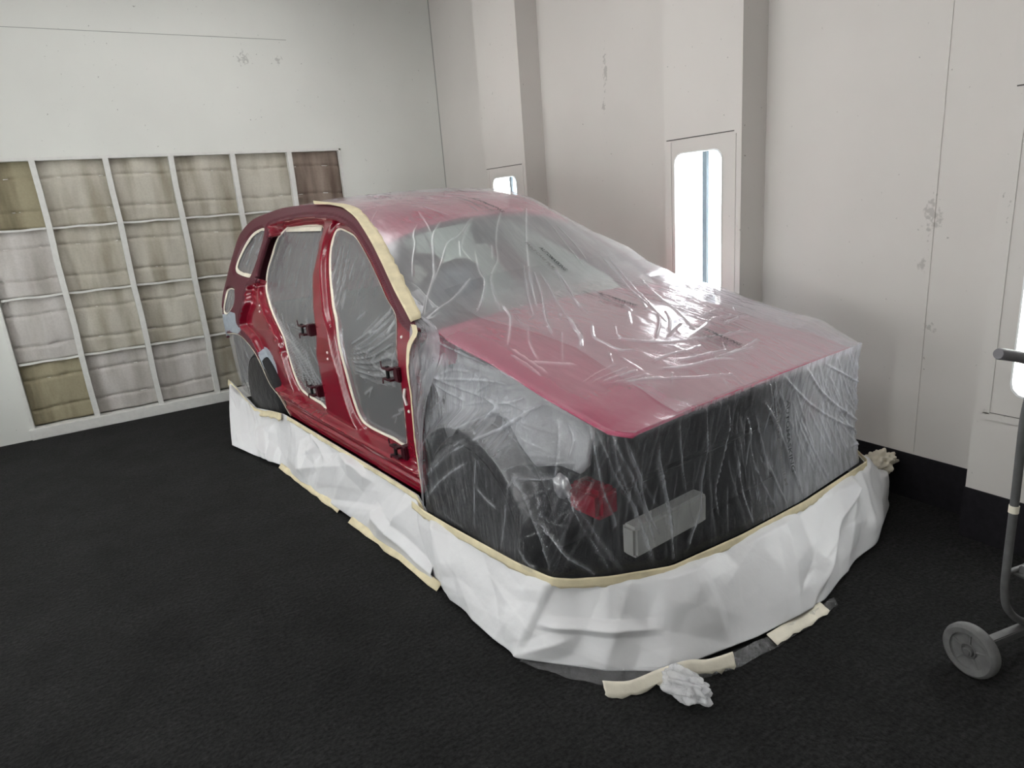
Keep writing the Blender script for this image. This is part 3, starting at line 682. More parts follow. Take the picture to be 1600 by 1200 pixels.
SILc = catmull(SIL, 5, False); ARCHc = catmull(ARCH, 5, False); TAPELc = catmull([(a, c) for a, b, c in TAPEL], 5, False)
HINGEc = catmull(HINGE, 5, False)
OUTER = np.concatenate([SILc, [(-3.535, .80)], ARCHc, [(-.543, .325)], HINGEc[::-1], TAPELc[::-1][:-1]])
QWc, FUELc, RDc, FDc, RECc = [catmull(x, 5) for x in (QW, FUEL, RD, FD, REC)]
bp, bf = region_grid(OUTER, [QWc, FUELc, RDc, FDc], .0085, -3.60, -.42, .30, 1.74)
recd = sdf(bp, RECc)[0]; dd = np.minimum(seg_dist(bp, RDc)[0], seg_dist(bp, FDc)[0]); dq = np.minimum(seg_dist(bp, QWc)[0], seg_dist(bp, FUELc)[0])
hd = seg_dist(bp, HINGEc, False)[0]
dep = .050*smst(recd, 0, .028)*smst(hd, .0, .05)+.032*smst(dd, .058, .038)*smst(recd, .0, .03)+.022*smst(dq, .022, .006)
dep += .012*smst(np.abs(recd+.012), .010, .0)*smst(bp[:, 1], .45, .6)           # shut-line crease round the opening
sb = np.interp(bp[:, 0], [SILLB[0][0], SILLB[1][0]], [SILLB[0][2], SILLB[1][2]]); zs = bp[:, 1]-sb
low = (recd < 0) & (bp[:, 1] < .5) & (bp[:, 0] > -2.45)
dep += np.where(low, .014*smst(zs, .055, .065)-.010*smst(zs, .095, .10), 0)       # two steps along the sill
# shallow dimples pressed in the rear quarter inner
for ds, dz in ((-2.60, 1.02), (-2.50, .93), (-2.42, .85), (-2.36, .77)):
    dep += .010*np.exp(-(((bp[:, 0]-ds)/.045)**2+((bp[:, 1]-dz)/.022)**2))
tt = side_t(bp[:, 0], bp[:, 1])+dep
BV = np.stack([bp[:, 0], tt, bp[:, 1]], 1)
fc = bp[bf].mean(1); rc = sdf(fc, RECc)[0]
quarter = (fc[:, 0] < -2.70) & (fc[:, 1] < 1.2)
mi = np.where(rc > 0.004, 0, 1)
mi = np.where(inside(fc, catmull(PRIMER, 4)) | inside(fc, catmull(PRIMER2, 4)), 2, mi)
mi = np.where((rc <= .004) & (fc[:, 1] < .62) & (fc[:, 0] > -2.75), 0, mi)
def body_side(mirror):
    V = BV.copy()
    if mirror: V[:, 1] *= -1
    o = mesh_obj('body_side', W(V), bf if not mirror else bf[:, ::-1], [M['red'], M['red_flat'], M['primer']], car, True, None, None, mi)
    md = o.modifiers.new('thick', 'SOLIDIFY'); md.thickness = .03; md.offset = -1 
    return o
body_side(False)
body_side(True)

# top panels
def top_patch(name, mat, s0, s1, ns, nt, dz, film, scale=1.0, thick=.0, rim=0):
    s = np.linspace(s0, s1, ns); te = -np.interp(s, EDGE[:, 0], EDGE[:, 1])*scale
    tau = np.linspace(-1, 1, nt); S = np.repeat(s[:, None], nt, 1); Tt = te[:, None]*tau[None]
    Z = top_z(S, Tt, film)+dz
    if rim: Z = Z-rim*smst(np.abs(Tt)/te[:, None], .955, 1.0)-.2*rim*smst(S, s1-.05, s1)
    o = mesh_obj(name, W(np.stack([S, Tt, Z], -1).reshape(-1, 3)), grid_faces(ns, nt), mat, car)
    if thick:
        md = o.modifiers.new('thick', 'SOLIDIFY'); md.thickness = thick; md.offset = -1
    return o
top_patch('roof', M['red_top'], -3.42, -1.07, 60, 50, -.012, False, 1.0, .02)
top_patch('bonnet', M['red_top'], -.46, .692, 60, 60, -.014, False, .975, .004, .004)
top_patch('windscreen', M['screen'], -1.07, -.45, 30, 40, -.012, False, .97)
hl = top_patch('headliner', M['headliner'], -3.3, -1.12, 20, 20, -.06, False, .96)
# rear end closing the shell
n = 24; zz = np.linspace(.76, 1.62, n); tq = np.linspace(-1, 1, 21)
se = np.interp(zz, [.45, .72, .98, 1.27, 1.45, 1.555, 1.646], [-3.50, -3.545, -3.55, -3.56, -3.57, -3.46, -3.28])
V = np.array([[(a-.14*(1-b*b)*np.clip((1.62-z)/.4, .15, 1), (abs(float(side_t(a, z)))-.004)*b, z) for b in tq] for a, z in zip(se, zz)])
mesh_obj('tailgate', W(V).reshape(-1, 3), grid_faces(n, 21), M['red_flat'], car)
# inside
cbox('floor_pan', M['dark_grey'], car, -3.4, -.45, -.74, .74, .36, .40)
cbox('firewall', M['dark_grey'], car, -.48, -.45, -.74, .74, .40, 1.06)
b = MB(); b.box(-.92, -.58, -.68, .68, .90, 1.05, .05, CM); b.build('dashboard', M['dark_grey'], car)
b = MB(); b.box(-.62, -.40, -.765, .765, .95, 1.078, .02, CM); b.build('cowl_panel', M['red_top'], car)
b = MB()
R = Matrix.Translation((-.88, -.385, 1.20)) @ Matrix.Rotation(math.radians(-62), 4, 'Y')
b.lathe([(.185+.016*math.cos(a), .016*math.sin(a)) for a in np.linspace(0, 2*math.pi, 13)], (0, 0, 0), (0, 0, 1), 40, CM @ R)
st = b.build('steering_wheel', M['black'], car, 60)
b = MB(); b.lathe([(.0001, .03), (.09, .028), (.17, .012), (.184, .0), (.0001, -.01)], (0, 0, 0), (0, 0, 1), 40, CM @ R); b.build('wheel_cover', M['steer'], st, 60)
b = MB(); b.tube([(-.86, -.385, 1.18), (-.72, -.385, 1.0)], .035, 12, True, CM); b.build('column', M['black'], st, 60)
mr = cbox('rear_view_mirror', M['black'], car, -1.06, -1.0, -.10, .13, 1.42, 1.475, bev=.012)
cbox('sensor_cover', M['dark_grey'], mr, -1.07, -.975, -.12, .07, 1.455, 1.53, bev=.02)
cbox('mirror_label', M['beam'], mr, -.999, -.994, .02, .10, 1.44, 1.456, bev=.001)

# wheels
def wheel(s, t):
    sg = -1 if t < 0 else 1
    o = empty('wheel', (0, 0, 0)); o.parent = car
    b = MB(); r, wd = .360, .115
    prof = [(.225, -.10), (.30, -wd), (.335, -wd), (.352, -.095), (r, -.075), (r, .075), (.352, .095), (.335, wd), (.30, wd), (.225, .10), (.225, -.10)]
    b.lathe(prof, (s, t, r), (0, 1, 0), 48, CM)
    b.build('tyre', M['rubber'], o, 40)
    b = MB(); b.lathe([(.225, -.10), (.225, .10*1), (.21, .095*1), (.20, .03), (.19, -.09), (.225, -.10)], (s, t, r), (0, sg, 0), 40, CM)
    for q in range(5):
        a = 2*math.pi*q/5
        b.tube([(s+.04*math.cos(a), t+sg*.075, r+.04*math.sin(a)), (s+.205*math.cos(a), t+sg*.07, r+.205*math.sin(a))], [.03, .022], 8, True, CM)
    b.lathe([(.0001, .085), (.05, .085), (.06, .05), (.0001, .05)], (s, t, r), (0, sg, 0), 20, CM)
    b.build('rim', M['alloy'], o, 40)
    b = MB(); b.lathe([(.0001, .125), (.15, .124), (.26, .12), (.325, .116), (.325, .10), (.0001, .10)], (s, t, r), (0, sg, 0), 40, CM)
    b.build('wheel_cover', M['wrap'], o, 50)
    return o
for s in (-.10, -2.80):
    for t in (-.775, .775): wheel(s, t)
# inner wings, arch liners and the open nose
for sg in (-1, 1):
    h = .02; poly = np.array([(-.46, 1.02), (-.2, 1.0), (.1, .955), (.35, .905), (.43, .885), (.455, .83), (.45, .70), (.42, .665), (.33, .68)])
    arc = [(-.085+.405*math.cos(a), .37+.405*math.sin(a)) for a in np.linspace(.75, 2.6, 14)]
    poly = np.concatenate([poly, arc, [(-.46, .58)]])
    P, Fc = region_grid(poly, [], h, -.5, .6, .4, 1.05)
    tt = .70+.03*np.sin(P[:, 0]*9)*np.sin(P[:, 1]*11)+.04*smst(P[:, 1], .85, .7)
    o = mesh_obj('inner_wing', W(np.stack([P[:, 0], sg*tt, P[:, 1]], 1)), Fc if sg < 0 else Fc[:, ::-1], M['apron'], car)
    md = o.modifiers.new('thick', 'SOLIDIFY'); md.thickness = .02
    b = MB()
    A = [(-.085+.40*math.cos(a), .37+.40*math.sin(a)) for a in np.linspace(-.1, 3.24, 20)]
    bm = bmesh.new(); r0 = [bm.verts.new(CM @ Vector((p[0], sg*.76, p[1]))) for p in A]; r1 = [bm.verts.new(CM @ Vector((p[0], sg*.45, p[1]))) for p in A]
    for q in range(19): bm.faces.new((r0[q], r0[q+1], r1[q+1], r1[q]))
    b.add(bm); o = b.build('arch_liner', M['black'], car, 60)
    md = o.modifiers.new('thick', 'SOLIDIFY'); md.thickness = .012
for sg in (-1, 1):                                           # rear wheel houses
    cbox('wheel_house', M['black'], car, -3.50, -2.30, sg*.60-.03, sg*.60+.03, .26, .86, bev=.01)
    cbox('wheel_house_end', M['black'], car, -3.53, -3.50, sg*.73-.11, sg*.73+.11, .36, .84, bev=.005)
cbox('rear_bulkhead', M['dark_grey'], car, -3.46, -3.42, -.72, .72, .36, .98)
b = MB(); b.box(.40, .50, -.66, .66, .30, .86, .01, CM); b.box(.49, .53, -.60, .60, .56, .60, .005, CM)
b.build('radiator_support', M['black'], car)
b = MB(); b.box(.53, .60, -.64, -.22, .35, .475, .012, CM); b.build('bumper_beam', M['beam'], car)
for sg in (-1, 1):
    b = MB(); b.box(.36, .53, sg*.69-.055, sg*.69+.055, .51, .625, .02, CM); br = b.build('bumper_bracket', M['red'], car)
    bm = bmesh.new(); bmesh.ops.create_icosphere(bm, subdivisions=3, radius=1)
    for v in bm.verts:
        p = v.co.copy(); k_ = 1+.22*math.sin(5*p.x+3*p.z)*math.sin(4*p.y+1)-.18*abs(math.sin(6*p.z+4*p.x))
        v.co = Vector((.40+.045*k_*p.x, sg*.80+.025*k_*p.y, .635+.05*k_*p.z))
    b = MB(); b.add(bm, CM); b.build('headlamp_mount', M['alloy'], br, 60)

# door hinges: base plate, two leaves and a pin, standing out of the pillar
def hinge(s, z):
    t = float(side_t(s, z))+.05
    o = empty('door_hinge', (0, 0, 0)); o.parent = car
    b = MB(); b.box(s+.005, s+.055, t-.02, t+.03, z-.036, z+.036, .006, CM)
    b.build('hinge_plate', M['dark_red'], o)
    for dz in (.026, -.026):
        b = MB(); b.box(s-.06, s+.02, t-.045, t-.012, z+dz-.005, z+dz+.005, .002, CM)
        b.tube([(s-.06, t-.03, z+dz), (s-.075, t-.035, z+dz*1.1), (s-.078, t-.035, z+dz+(.03 if dz > 0 else -.03))], .004, 8, True, CM)
        b.build('hinge_leaf', M['dark_red'], o)
    b = MB(); b.tube([(s-.03, t-.028, z-.036), (s-.03, t-.028, z+.036)], .009, 10, True, CM); b.build('hinge_pin', M['black'], o, 40)
for s, z in ((-.705, .893), (-.75, .484), (-1.79, .989), (-1.79, .611)): hinge(s, z)
for s, t, z in ((-2.728, -.831, 1.058), (-2.714, -.838, 1.019), (-3.081, -.846, .941), (-1.53, -.85, .883), (-1.537, -.849, .845), (-.654, -.825, 1.069), (-.621, -.847, .719)):  # small white discs on the pillars and rear quarter
    b = MB(); tq_ = float(side_t(s, z))+.05*(1 if s > -3 else .3); b.lathe([(.0001, -.006), (.006, -.005), (.0085, .0), (.0085, .01)], (s, tq_, z), (0, 1, 0), 12, CM); b.build('plug', M['white_plug'], car, 50)
b = MB(); b.tube([(-.625, -.852, .83), (-.634, -.856, .79), (-.626, -.852, .75)], .008, 8, True, CM); b.build('check_strap_slot', M['white_plug'], car, 60)

# ------------------------------------------------------------------ film, tape and paper on the car
def ridge_field(U, Vv, ridges, amp, wid, su=1.0, sv=1.0, seed=0):
    """height of pleats along polylines in (u, v)"""
    r = np.random.default_rng(seed); Hh = np.zeros_like(U)
    for L in ridges:
        P = np.array(L, float)*[su, sv]
        if len(P) > 2: P = catmull(P, 4, False)
        a = amp*r.uniform(.6, 1.3); w_ = wid*r.uniform(.7, 1.3); N_ = len(P)-1
        tot = np.zeros_like(U)
        for i in range(N_):
            p, q = P[i], P[i+1]; lo = np.minimum(p, q)-4*w_; hi = np.maximum(p, q)+4*w_
            m = (U*su > lo[0]) & (U*su < hi[0]) & (Vv*sv > lo[1]) & (Vv*sv < hi[1])
            if not m.any(): continue
            x = np.stack([U[m]*su, Vv[m]*sv], 1); d = q-p; l = max(d@d, 1e-12)
            k_ = np.clip(((x-p)@d)/l, 0, 1); e = np.hypot(*(x-p-k_[:, None]*d).T)
            f = (i+k_)/N_; taper = np.clip(np.minimum(f, 1-f)*6+.25, 0, 1)
            tot[m] = np.maximum(tot[m], taper*(.6*np.exp(-(e/(.55*w_))**2)+.4*np.exp(-np.abs(e)/(.9*w_))))
        Hh += a*tot
    return Hh
def fnoise(U, Vv, fu, fv, seed, oct_=4):
    """cheap smooth noise from warped sines"""
    r = np.random.default_rng(seed); o = np.zeros_like(U); a = 1.0
    for q in range(oct_):
        p = r.uniform(0, 6.28, 6)
        o += a*np.sin(U*fu+p[0]+1.3*np.sin(Vv*fv*.7+p[1]))*np.sin(Vv*fv+p[2]+1.3*np.sin(U*fu*.6+p[3])); a *= .55; fu *= 1.9; fv *= 1.9
    return o

def edge_frame(s):
    return -np.interp(s, EDGE[:, 0], EDGE[:, 1])
# top sheet ---------------------------------------------------------------
def top_sheet(name, ss, tfun, nt, base_haze, seed, lift, parent=None):
    S = np.repeat(ss[:, None], nt, 1); Tt = np.stack([np.linspace(*tfun(x), nt) for x in ss])
    Z = top_z(S, Tt, True)+lift
    rd_ = ridge_field(S, Tt, TOP_RIDGES, .0075, .0055, seed=seed)
    r = np.random.default_rng(seed+5); extra = []
    for q in range(50):                                   # short random pleats on the bonnet
        a, c = r.uniform(-.35, .6), r.uniform(-.5, .7); an = r.normal(-.35 if a > -.3 else .1, .35); l = r.uniform(.04, .16)
        extra.append([(a, c), (a+l*math.cos(an), c+l*math.sin(an))])
    for q in range(70):                                   # tight waves on the far half near the screen
        a = r.uniform(-.45, .15); c = r.uniform(.22, .72); an = r.normal(.15, .2); l = r.uniform(.12, .35)
        extra.append([(a, c), (a+l*math.cos(an), c+l*math.sin(an))])
    for q in range(40):                                    # roof
        a, c = r.uniform(-2.6, -1.15), r.uniform(-.5, .6); an = r.normal(0, .5); l = r.uniform(.1, .3)
        extra.append([(a, c), (a+l*math.cos(an), c+l*math.sin(an))])
    rx = ridge_field(S, Tt, extra, .0042, .005, seed=seed+1)
    inn = smst(np.minimum(Tt-Tt[:, :1], Tt[:, -1:]-Tt), 0, .05)
    Z = Z+(rd_+rx)*inn+.0015*fnoise(S, Tt, 9, 14, seed+2)*inn
    hz = base_haze(S, Tt)+np.clip(rd_/.0075, 0, 1.2)*.33+np.clip(rx/.0042, 0, 1.2)*.10
    return S, Tt, Z, hz
TEDGE = -.02
ss = np.concatenate([np.linspace(-3.3, -1.6, 60)[:-1], np.linspace(-1.6, .712, 620)])
def haze_top(S, Tt):
    h = .33+0*S
    h += .07*smst(S, -1.15, -1.0)*smst(S, -.35, -.55)                 # slack over the screen
    h += .10*smst(S, -1.2, -1.4)
    near = smst(Tt+edge_frame(S), .14, .02)*smst(S, -.5, -.2)         # pulled tight on the near bonnet edge
    h -= .10*near
    h -= .09*smst(S, .35, .60)*smst(Tt, -.35, -.58)
    h += .10*smst(Tt, .3, .6)*smst(S, .5, .2)
    h += .012*fnoise(S, Tt, 5, 6, 21)
    return np.clip(h, .06, .9)
S, Tt, Z, hz = top_sheet('a', ss, lambda x: (-edge_frame(x)+.0, edge_frame(x)), 420, haze_top, 3, .0)
film = car_empty('masking_film', 'large clear plastic film over roof, windscreen, bonnet and open nose of the car', 'plastic film')
UVt = np.stack([S, Tt], -1).reshape(-1, 2)
mesh_obj('film_sheet', W(np.stack([S, Tt, Z], -1).reshape(-1, 3)), grid_faces(*S.shape), M['film'], film, True, UVt, hz.ravel())
# second layer lying over the middle of the bonnet
s2 = np.linspace(-.62, .705, 300)
def lay(x):
    return (np.interp(x, [-.7, -.39, -.085, .15, .475, .71], [-.60, -.567, -.504, -.467, -.506, -.53]), edge_frame(x)*.99)
S, Tt, Z, h2 = top_sheet('b', s2, lay, 300, lambda a, c: np.clip(.19*smst(a, -.64, -.45)+.008*fnoise(a, c, 6, 6, 8), .02, .9), 3, .004)
mesh_obj('film_overlap', W(np.stack([S, Tt, Z], -1).reshape(-1, 3)), grid_faces(*S.shape), M['film'], film, True, np.stack([S, Tt], -1).reshape(-1, 2), h2.ravel())
# hanging band --------------------------------------------------------------
nu, nw = 760, 170
U, Wv = np.meshgrid(np.linspace(0, BU[-1], nu), np.linspace(0, 1, nw), indexing='ij')
bs, bt, bz = band_pt(U, Wv)
nrm = np.stack([smooth_interp(U, BU, np.gradient(BAND[:, 1]+BAND[:, 4]), .05), -smooth_interp(U, BU, np.gradient(BAND[:, 0]+BAND[:, 3]), .05)], -1)
nrm /= np.maximum(np.linalg.norm(nrm, axis=-1, keepdims=True), 1e-9)
rd_ = ridge_field(U, Wv, BAND_RIDGES, .009, .0075, 1.0, .6, seed=4)
r = np.random.default_rng(12); extra = []
for q in range(130):
    u0 = r.uniform(.9, 2.9); w0 = r.uniform(0, .6); l = r.uniform(.2, .6); sl = (u0-1.35)*.22+r.normal(0, .06)
    extra.append([(u0, w0), (u0+sl*l, w0+l*.5), (u0+sl*l*1.8+r.normal(0, .01), w0+l)])
for q in range(60):
    u0 = r.uniform(0.02, .85); w0 = r.uniform(0, .9); l = r.uniform(.06, .22); an = r.normal(-.7, .35)
    extra.append([(u0, w0), (u0+l*math.cos(an), w0+l*math.sin(an))])
rx = ridge_field(U, Wv, extra, .0045, .0055, 1.0, .6, seed=9)
inn = smst(Wv, 0, .06)*smst(1-Wv, 0, .06)
tyre = smst(np.hypot(bs+.085, bz-.365), .425, .395)*(U < 1)
disp = (rd_+rx+.002*fnoise(U, Wv, 22, 5, 31))*inn*(1-.6*tyre)
lamp_haze = smst(U, 1.75, 2.35)  # milky haze painted on toward the far side, for silver lamp light
tyre = smst(np.hypot(bs+.085, bz-.365), .425, .395)*(U < 1)
hzb = .05+.25*smst(U, .90, .6)*(1-.93*tyre)*smst(Wv, .02, .16)+.03*fnoise(U, Wv, 9, 3, 55)*.5+.62*lamp_haze
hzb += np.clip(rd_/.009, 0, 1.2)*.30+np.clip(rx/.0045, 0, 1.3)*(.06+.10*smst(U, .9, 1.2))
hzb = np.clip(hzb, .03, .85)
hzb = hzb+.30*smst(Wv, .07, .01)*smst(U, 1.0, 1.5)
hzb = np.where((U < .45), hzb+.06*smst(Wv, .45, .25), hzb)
V = np.stack([bs+nrm[..., 0]*disp, bt+nrm[..., 1]*disp, bz], -1)
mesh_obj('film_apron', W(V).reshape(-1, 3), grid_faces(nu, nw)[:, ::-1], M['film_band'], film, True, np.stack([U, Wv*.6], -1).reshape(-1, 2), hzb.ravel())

# narrow gusset of film drawn back to the tape on the hinge pillar
GA = catmull([(-.575, -.80, 1.175), (-.515, -.845, 1.135), (-.475, -.882, 1.06), (-.458, -.905, .95), (-.448, -.915, .8), (-.448, -.922, .6), (-.44, -.93, .31)], 8, False)
GB = catmull([(-.56, -.765, 1.180), (-.42, -.765, 1.125), (-.375, -.79, 1.03), (-.39, -.825, .92), (-.41, -.87, .8), (-.425, -.905, .6), (-.432, -.93, .31)], 8, False)
X = np.stack([GA+(GB-GA)*q for q in np.linspace(0, 1, 14)], 1); q = fnoise(np.arange(len(GA))[:, None]*.12+0*X[..., 0], np.linspace(0, 1, 14)[None]+0*X[..., 0], 3, 6, 77)
X[..., 1] -= .004*q*np.sin(np.linspace(0, np.pi, 14))[None]
mesh_obj('film_gusset', W(X).reshape(-1, 3), grid_faces(len(GA), 14), M['film_band'], film, True, np.stack([np.linspace(0, .1, 14)[None]+0*X[..., 0], X[..., 2]], -1).reshape(-1, 2), np.full(X.shape[0]*14, .34)+.05*q.ravel())

# printed lines on the film, following its surface
def font_mesh(txt, size):
    cu = bpy.data.curves.new('t', 'FONT'); cu.body = txt; cu.size = size; cu.offset = .022; cu.align_x = 'LEFT'; cu.resolution_u = 2
    o = bpy.data.objects.new('t', cu); COL.objects.link(o); bpy.context.view_layer.update()
    me = bpy.data.meshes.new_from_object(o); bpy.data.objects.remove(o); bpy.data.curves.remove(cu); return me
def print_line(txt, length, height, place, mat, name):
    me = font_mesh(txt, 1.0); n_ = len(me.vertices); co = np.zeros(n_*3); me.vertices.foreach_get('co', co); co = co.reshape(-1, 3)
    x = (co[:, 0]-co[:, 0].min())/np.ptp(co[:, 0])*length; y = co[:, 1]/.73*height
    me.vertices.foreach_set('co', np.asarray(W(place(x, y))).ravel()); me.materials.append(mat); me.name = name; me.update()
    return link(bpy.data.objects.new(name, me), film)
def on_top(s0, t0, sl):
    def f(x, y):
        s = s0+x; t = t0+sl*x+y; return np.stack([s, t, top_z(s, t, True)+.010+.0*s], -1)
    return f
def on_band(u0, w0, sl):
    def f(x, y):
        wv = w0+x/.6; u = u0+sl*x+y; s, t, z = band_pt(u, wv); return np.stack([s+.016, t, z], -1)
    return f
T1, T2 = 'AUTOMASKING', 'PAINT CARE FILM'
for s0, t0, l1 in ((-1.335, .10, .30), (-.745, .115, .20), (-.28, .085, .245), (.27, .135, .225)):
    print_line(T1, l1, .026, on_top(s0, t0, 0), M['ink'], 'film_print'); print_line(T2, l1*1.1, .020, on_top(s0-.05, t0-.055, 0), M['ink_pale'], 'film_print')
print_line(T1, .33, .024, on_band(2.03, .20, .28), M['ink'], 'film_print'); print_line(T2, .36, .018, on_band(1.965, .22, .30), M['ink_pale'], 'film_print')

# films closing the openings, and the pale tape round them ------------------
def opening_film(name, poly, dep_, label, hz0, ridges, seed, mat='film_door', h=.009, sg=1):
    lo, hi = poly.min(0), poly.max(0)
    P, Fc = region_grid(poly, [], h, lo[0]-h, hi[0]+h, lo[1]-h, hi[1]+h)
    d = seg_dist(P, poly)[0]
    rr = ridge_field(P[:, 0], P[:, 1], ridges, .006, .0065, seed=seed)
    nn = fnoise(P[:, 0], P[:, 1], 14, 8, seed)
    inn_ = smst(d, 0, .04)
    t = side_t(P[:, 0], P[:, 1])+dep_+.012*inn_-(rr+.003*nn)*inn_
    hz_ = hz0(P)+.006*nn+np.clip(rr/.006, 0, 1.2)*.25
    o = mesh_obj(name, W(np.stack([P[:, 0], sg*t, P[:, 1]], 1)), Fc if sg > 0 else Fc[:, ::-1], M[mat], None, True, P, np.clip(hz_, .03, 1.5))
    return tag(o, label, 'plastic film')
def rand_ridges(n_, s0, s1, z0, z1, an, sd, l0, l1, seed):
    r = np.random.default_rng(seed); out = []
    for q in range(n_):
        a, c = r.uniform(s0, s1), r.uniform(z0, z1); x = r.normal(an, sd); l = r.uniform(l0, l1)
        out.append([(a, c), (a+l*math.cos(x), c+l*math.sin(x))])
    return out
FDR = [[(-1.70, 1.45), (-1.66, 1.2), (-1.60, 1.0)], [(-1.66, 1.47), (-1.60, 1.25), (-1.53, 1.02)], [(-1.58, 1.46), (-1.54, 1.25), (-1.52, 1.08)], [(-1.62, 1.2), (-1.56, 1.0)]]
for q in range(9): FDR.append([(-1.33+.02*q % .05, .80+.018*q), (-1.05, .78+.035*q), (-.80, .80+.055*q)])
FDR += rand_ridges(20, -1.25, -.8, .55, 1.1, .3, .4, .05, .2, 3)+rand_ridges(12, -1.7, -1.45, 1.0, 1.4, -1.5, .15, .04, .12, 4)
RDR = [[(-2.55, 1.0+.0*q), (-2.3+.06*q, .85-.02*q), (-2.0+.05*q, .55+.02*q)] for q in range(5)]
for q in range(16): RDR.append([(-2.74+.03*q, 1.16-.035*q), (-2.45+.03*q, .98-.03*q), (-1.95+.01*q, .80-.018*q)])
RDR += rand_ridges(25, -2.5, -1.85, .55, 1.05, -.7, .3, .06, .25, 6)
opening_film('masking_film', FDc, .085, 'clear film closing the front door opening, between the two slim red pillars', lambda P: .25+.06*smst(P[:, 1], .9, 1.2), FDR, 41)
opening_film('masking_film', RDc, .085, 'clear film closing the rear door opening', lambda P: .27+.05*smst(P[:, 1], .9, 1.2)-.06*smst(P[:, 1], .75, .6), RDR, 42)
opening_film('masking_film', QWc, .03, 'small clear film patch over the rear quarter window opening', lambda P: .33+0*P[:, 0], rand_ridges(8, -3.3, -2.95, 1.28, 1.5, 1.2, .3, .05, .15, 7), 43)
opening_film('masking_film', FUELc, .025, 'small clear film patch over the round filler flap hole', lambda P: .40+0*P[:, 0], [], 44)
RW = np.concatenate([[(-3.53, .80)], ARCHc[2:], [(-2.30, .33), (-2.45, .29), (-2.8, .24), (-3.1, .25), (-3.54, .32)]])
opening_film('masking_film', RW, .02, 'clear film hanging over the rear wheel, held under the arch', lambda P: .30-.20*smst(P[:, 0], -2.95, -2.65), rand_ridges(22, -3.45, -2.5, .4, .75, -1.1, .25, .08, .3, 8), 45)

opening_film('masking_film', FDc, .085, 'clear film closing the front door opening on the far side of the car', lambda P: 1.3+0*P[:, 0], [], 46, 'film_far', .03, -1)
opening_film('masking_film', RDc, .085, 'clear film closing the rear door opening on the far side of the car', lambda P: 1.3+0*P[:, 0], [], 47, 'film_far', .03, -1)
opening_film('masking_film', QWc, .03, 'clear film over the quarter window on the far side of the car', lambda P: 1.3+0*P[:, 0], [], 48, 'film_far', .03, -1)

def strip(name, A, B, mat, label=None, cat='masking tape', parent=None, off=(0, 0, 0), sub=1, thick=.0015, jit=.0, group=None, seed=0):
    """tape between two edge polylines (car frame)"""
    A = np.asarray(A, float); B = np.asarray(B, float); r = np.random.default_rng(seed)
    n_ = len(A); k_ = 5
    X = np.stack([A+(B-A)*q for q in np.linspace(0, 1, k_)], 1)
    if jit:
        jj = r.normal(0, jit, (n_, 1, 1)); X[:, -1:] += (B-A)[:, None]/np.maximum(np.linalg.norm(B-A, axis=1), 1e-6)[:, None, None]*jj
        X[:, 1:-1] += r.normal(0, jit*.4, X[:, 1:-1].shape)
    X = X+np.array(off)
    o = mesh_obj(name, W(X).reshape(-1, 3), grid_faces(n_, k_), mat, parent)
    md = o.modifiers.new('thick', 'SOLIDIFY'); md.thickness = thick; md.offset = 0
    if label: tag(o, label, cat, group)
    return o
def ring_tape(poly, width, dep_, label, seed):
    P = np.asarray(poly); n_ = len(P); r = np.random.default_rng(seed)
    tg = np.roll(P, -1, 0)-np.roll(P, 1, 0); nn = np.stack([-tg[:, 1], tg[:, 0]], 1); nn /= np.maximum(np.linalg.norm(nn, axis=1, keepdims=True), 1e-9)
    if np.mean(sdf(P+nn*.004, poly)[0]) < 0: nn = -nn
    wd = width*(1+.5*np.convolve(np.pad(r.normal(0, 1, n_), 2, 'wrap'), [.2]*5, 'valid'))
    if callable(label): pass
    Q = P+nn*np.clip(wd, width*.3, width*2.5)[:, None]
    f = lambda q, d: np.stack([q[:, 0], side_t(q[:, 0], q[:, 1])+d, q[:, 1]], 1)
    A, B = f(P-nn*.004, dep_-.006), f(Q, dep_+.004)
    A = np.vstack([A, A[:1]]); B = np.vstack([B, B[:1]])
    return strip('masking_tape', A, B, M['tape_pale'], label, seed=seed)
ring_tape(FDc, .008, .085, 'thin pale tape line round the front door opening', 1)
ring_tape(RDc, .008, .085, 'thin pale tape line round the rear door opening', 2)
ring_tape(QWc, .016, .022, 'pale tape round the quarter window patch', 3)
ring_tape(FUELc, .007, .018, 'thin tape round the filler flap hole', 4)
top_ = np.array([(-2.60, 1.577), (-2.04, 1.577)]); 
A = [(s, float(side_t(s, 1.575))+.078, 1.575) for s in np.linspace(-2.66, -2.03, 14)]; B = [(s, float(side_t(s, 1.545))+.080, 1.545) for s in np.linspace(-2.67, -2.03, 14)]
strip('masking_tape', A, B, M['tape_pale'], 'wide pale tape along the top of the rear door opening', seed=5)
Aa = np.stack([ARCHc[:, 0], side_t(ARCHc[:, 0], ARCHc[:, 1])-.006, ARCHc[:, 1]], 1); nrm_ = ARCHc-np.array([-2.85, .38]); nrm_ /= np.linalg.norm(nrm_, axis=1, keepdims=True)
Bq = ARCHc-nrm_*.016; Bb = np.stack([Bq[:, 0], side_t(Bq[:, 0], Bq[:, 1])+.012, Bq[:, 1]], 1)
strip('masking_tape', Aa, Bb, M['tape_pale'], 'pale tape line following the rear wheel arch', seed=6, jit=.002)

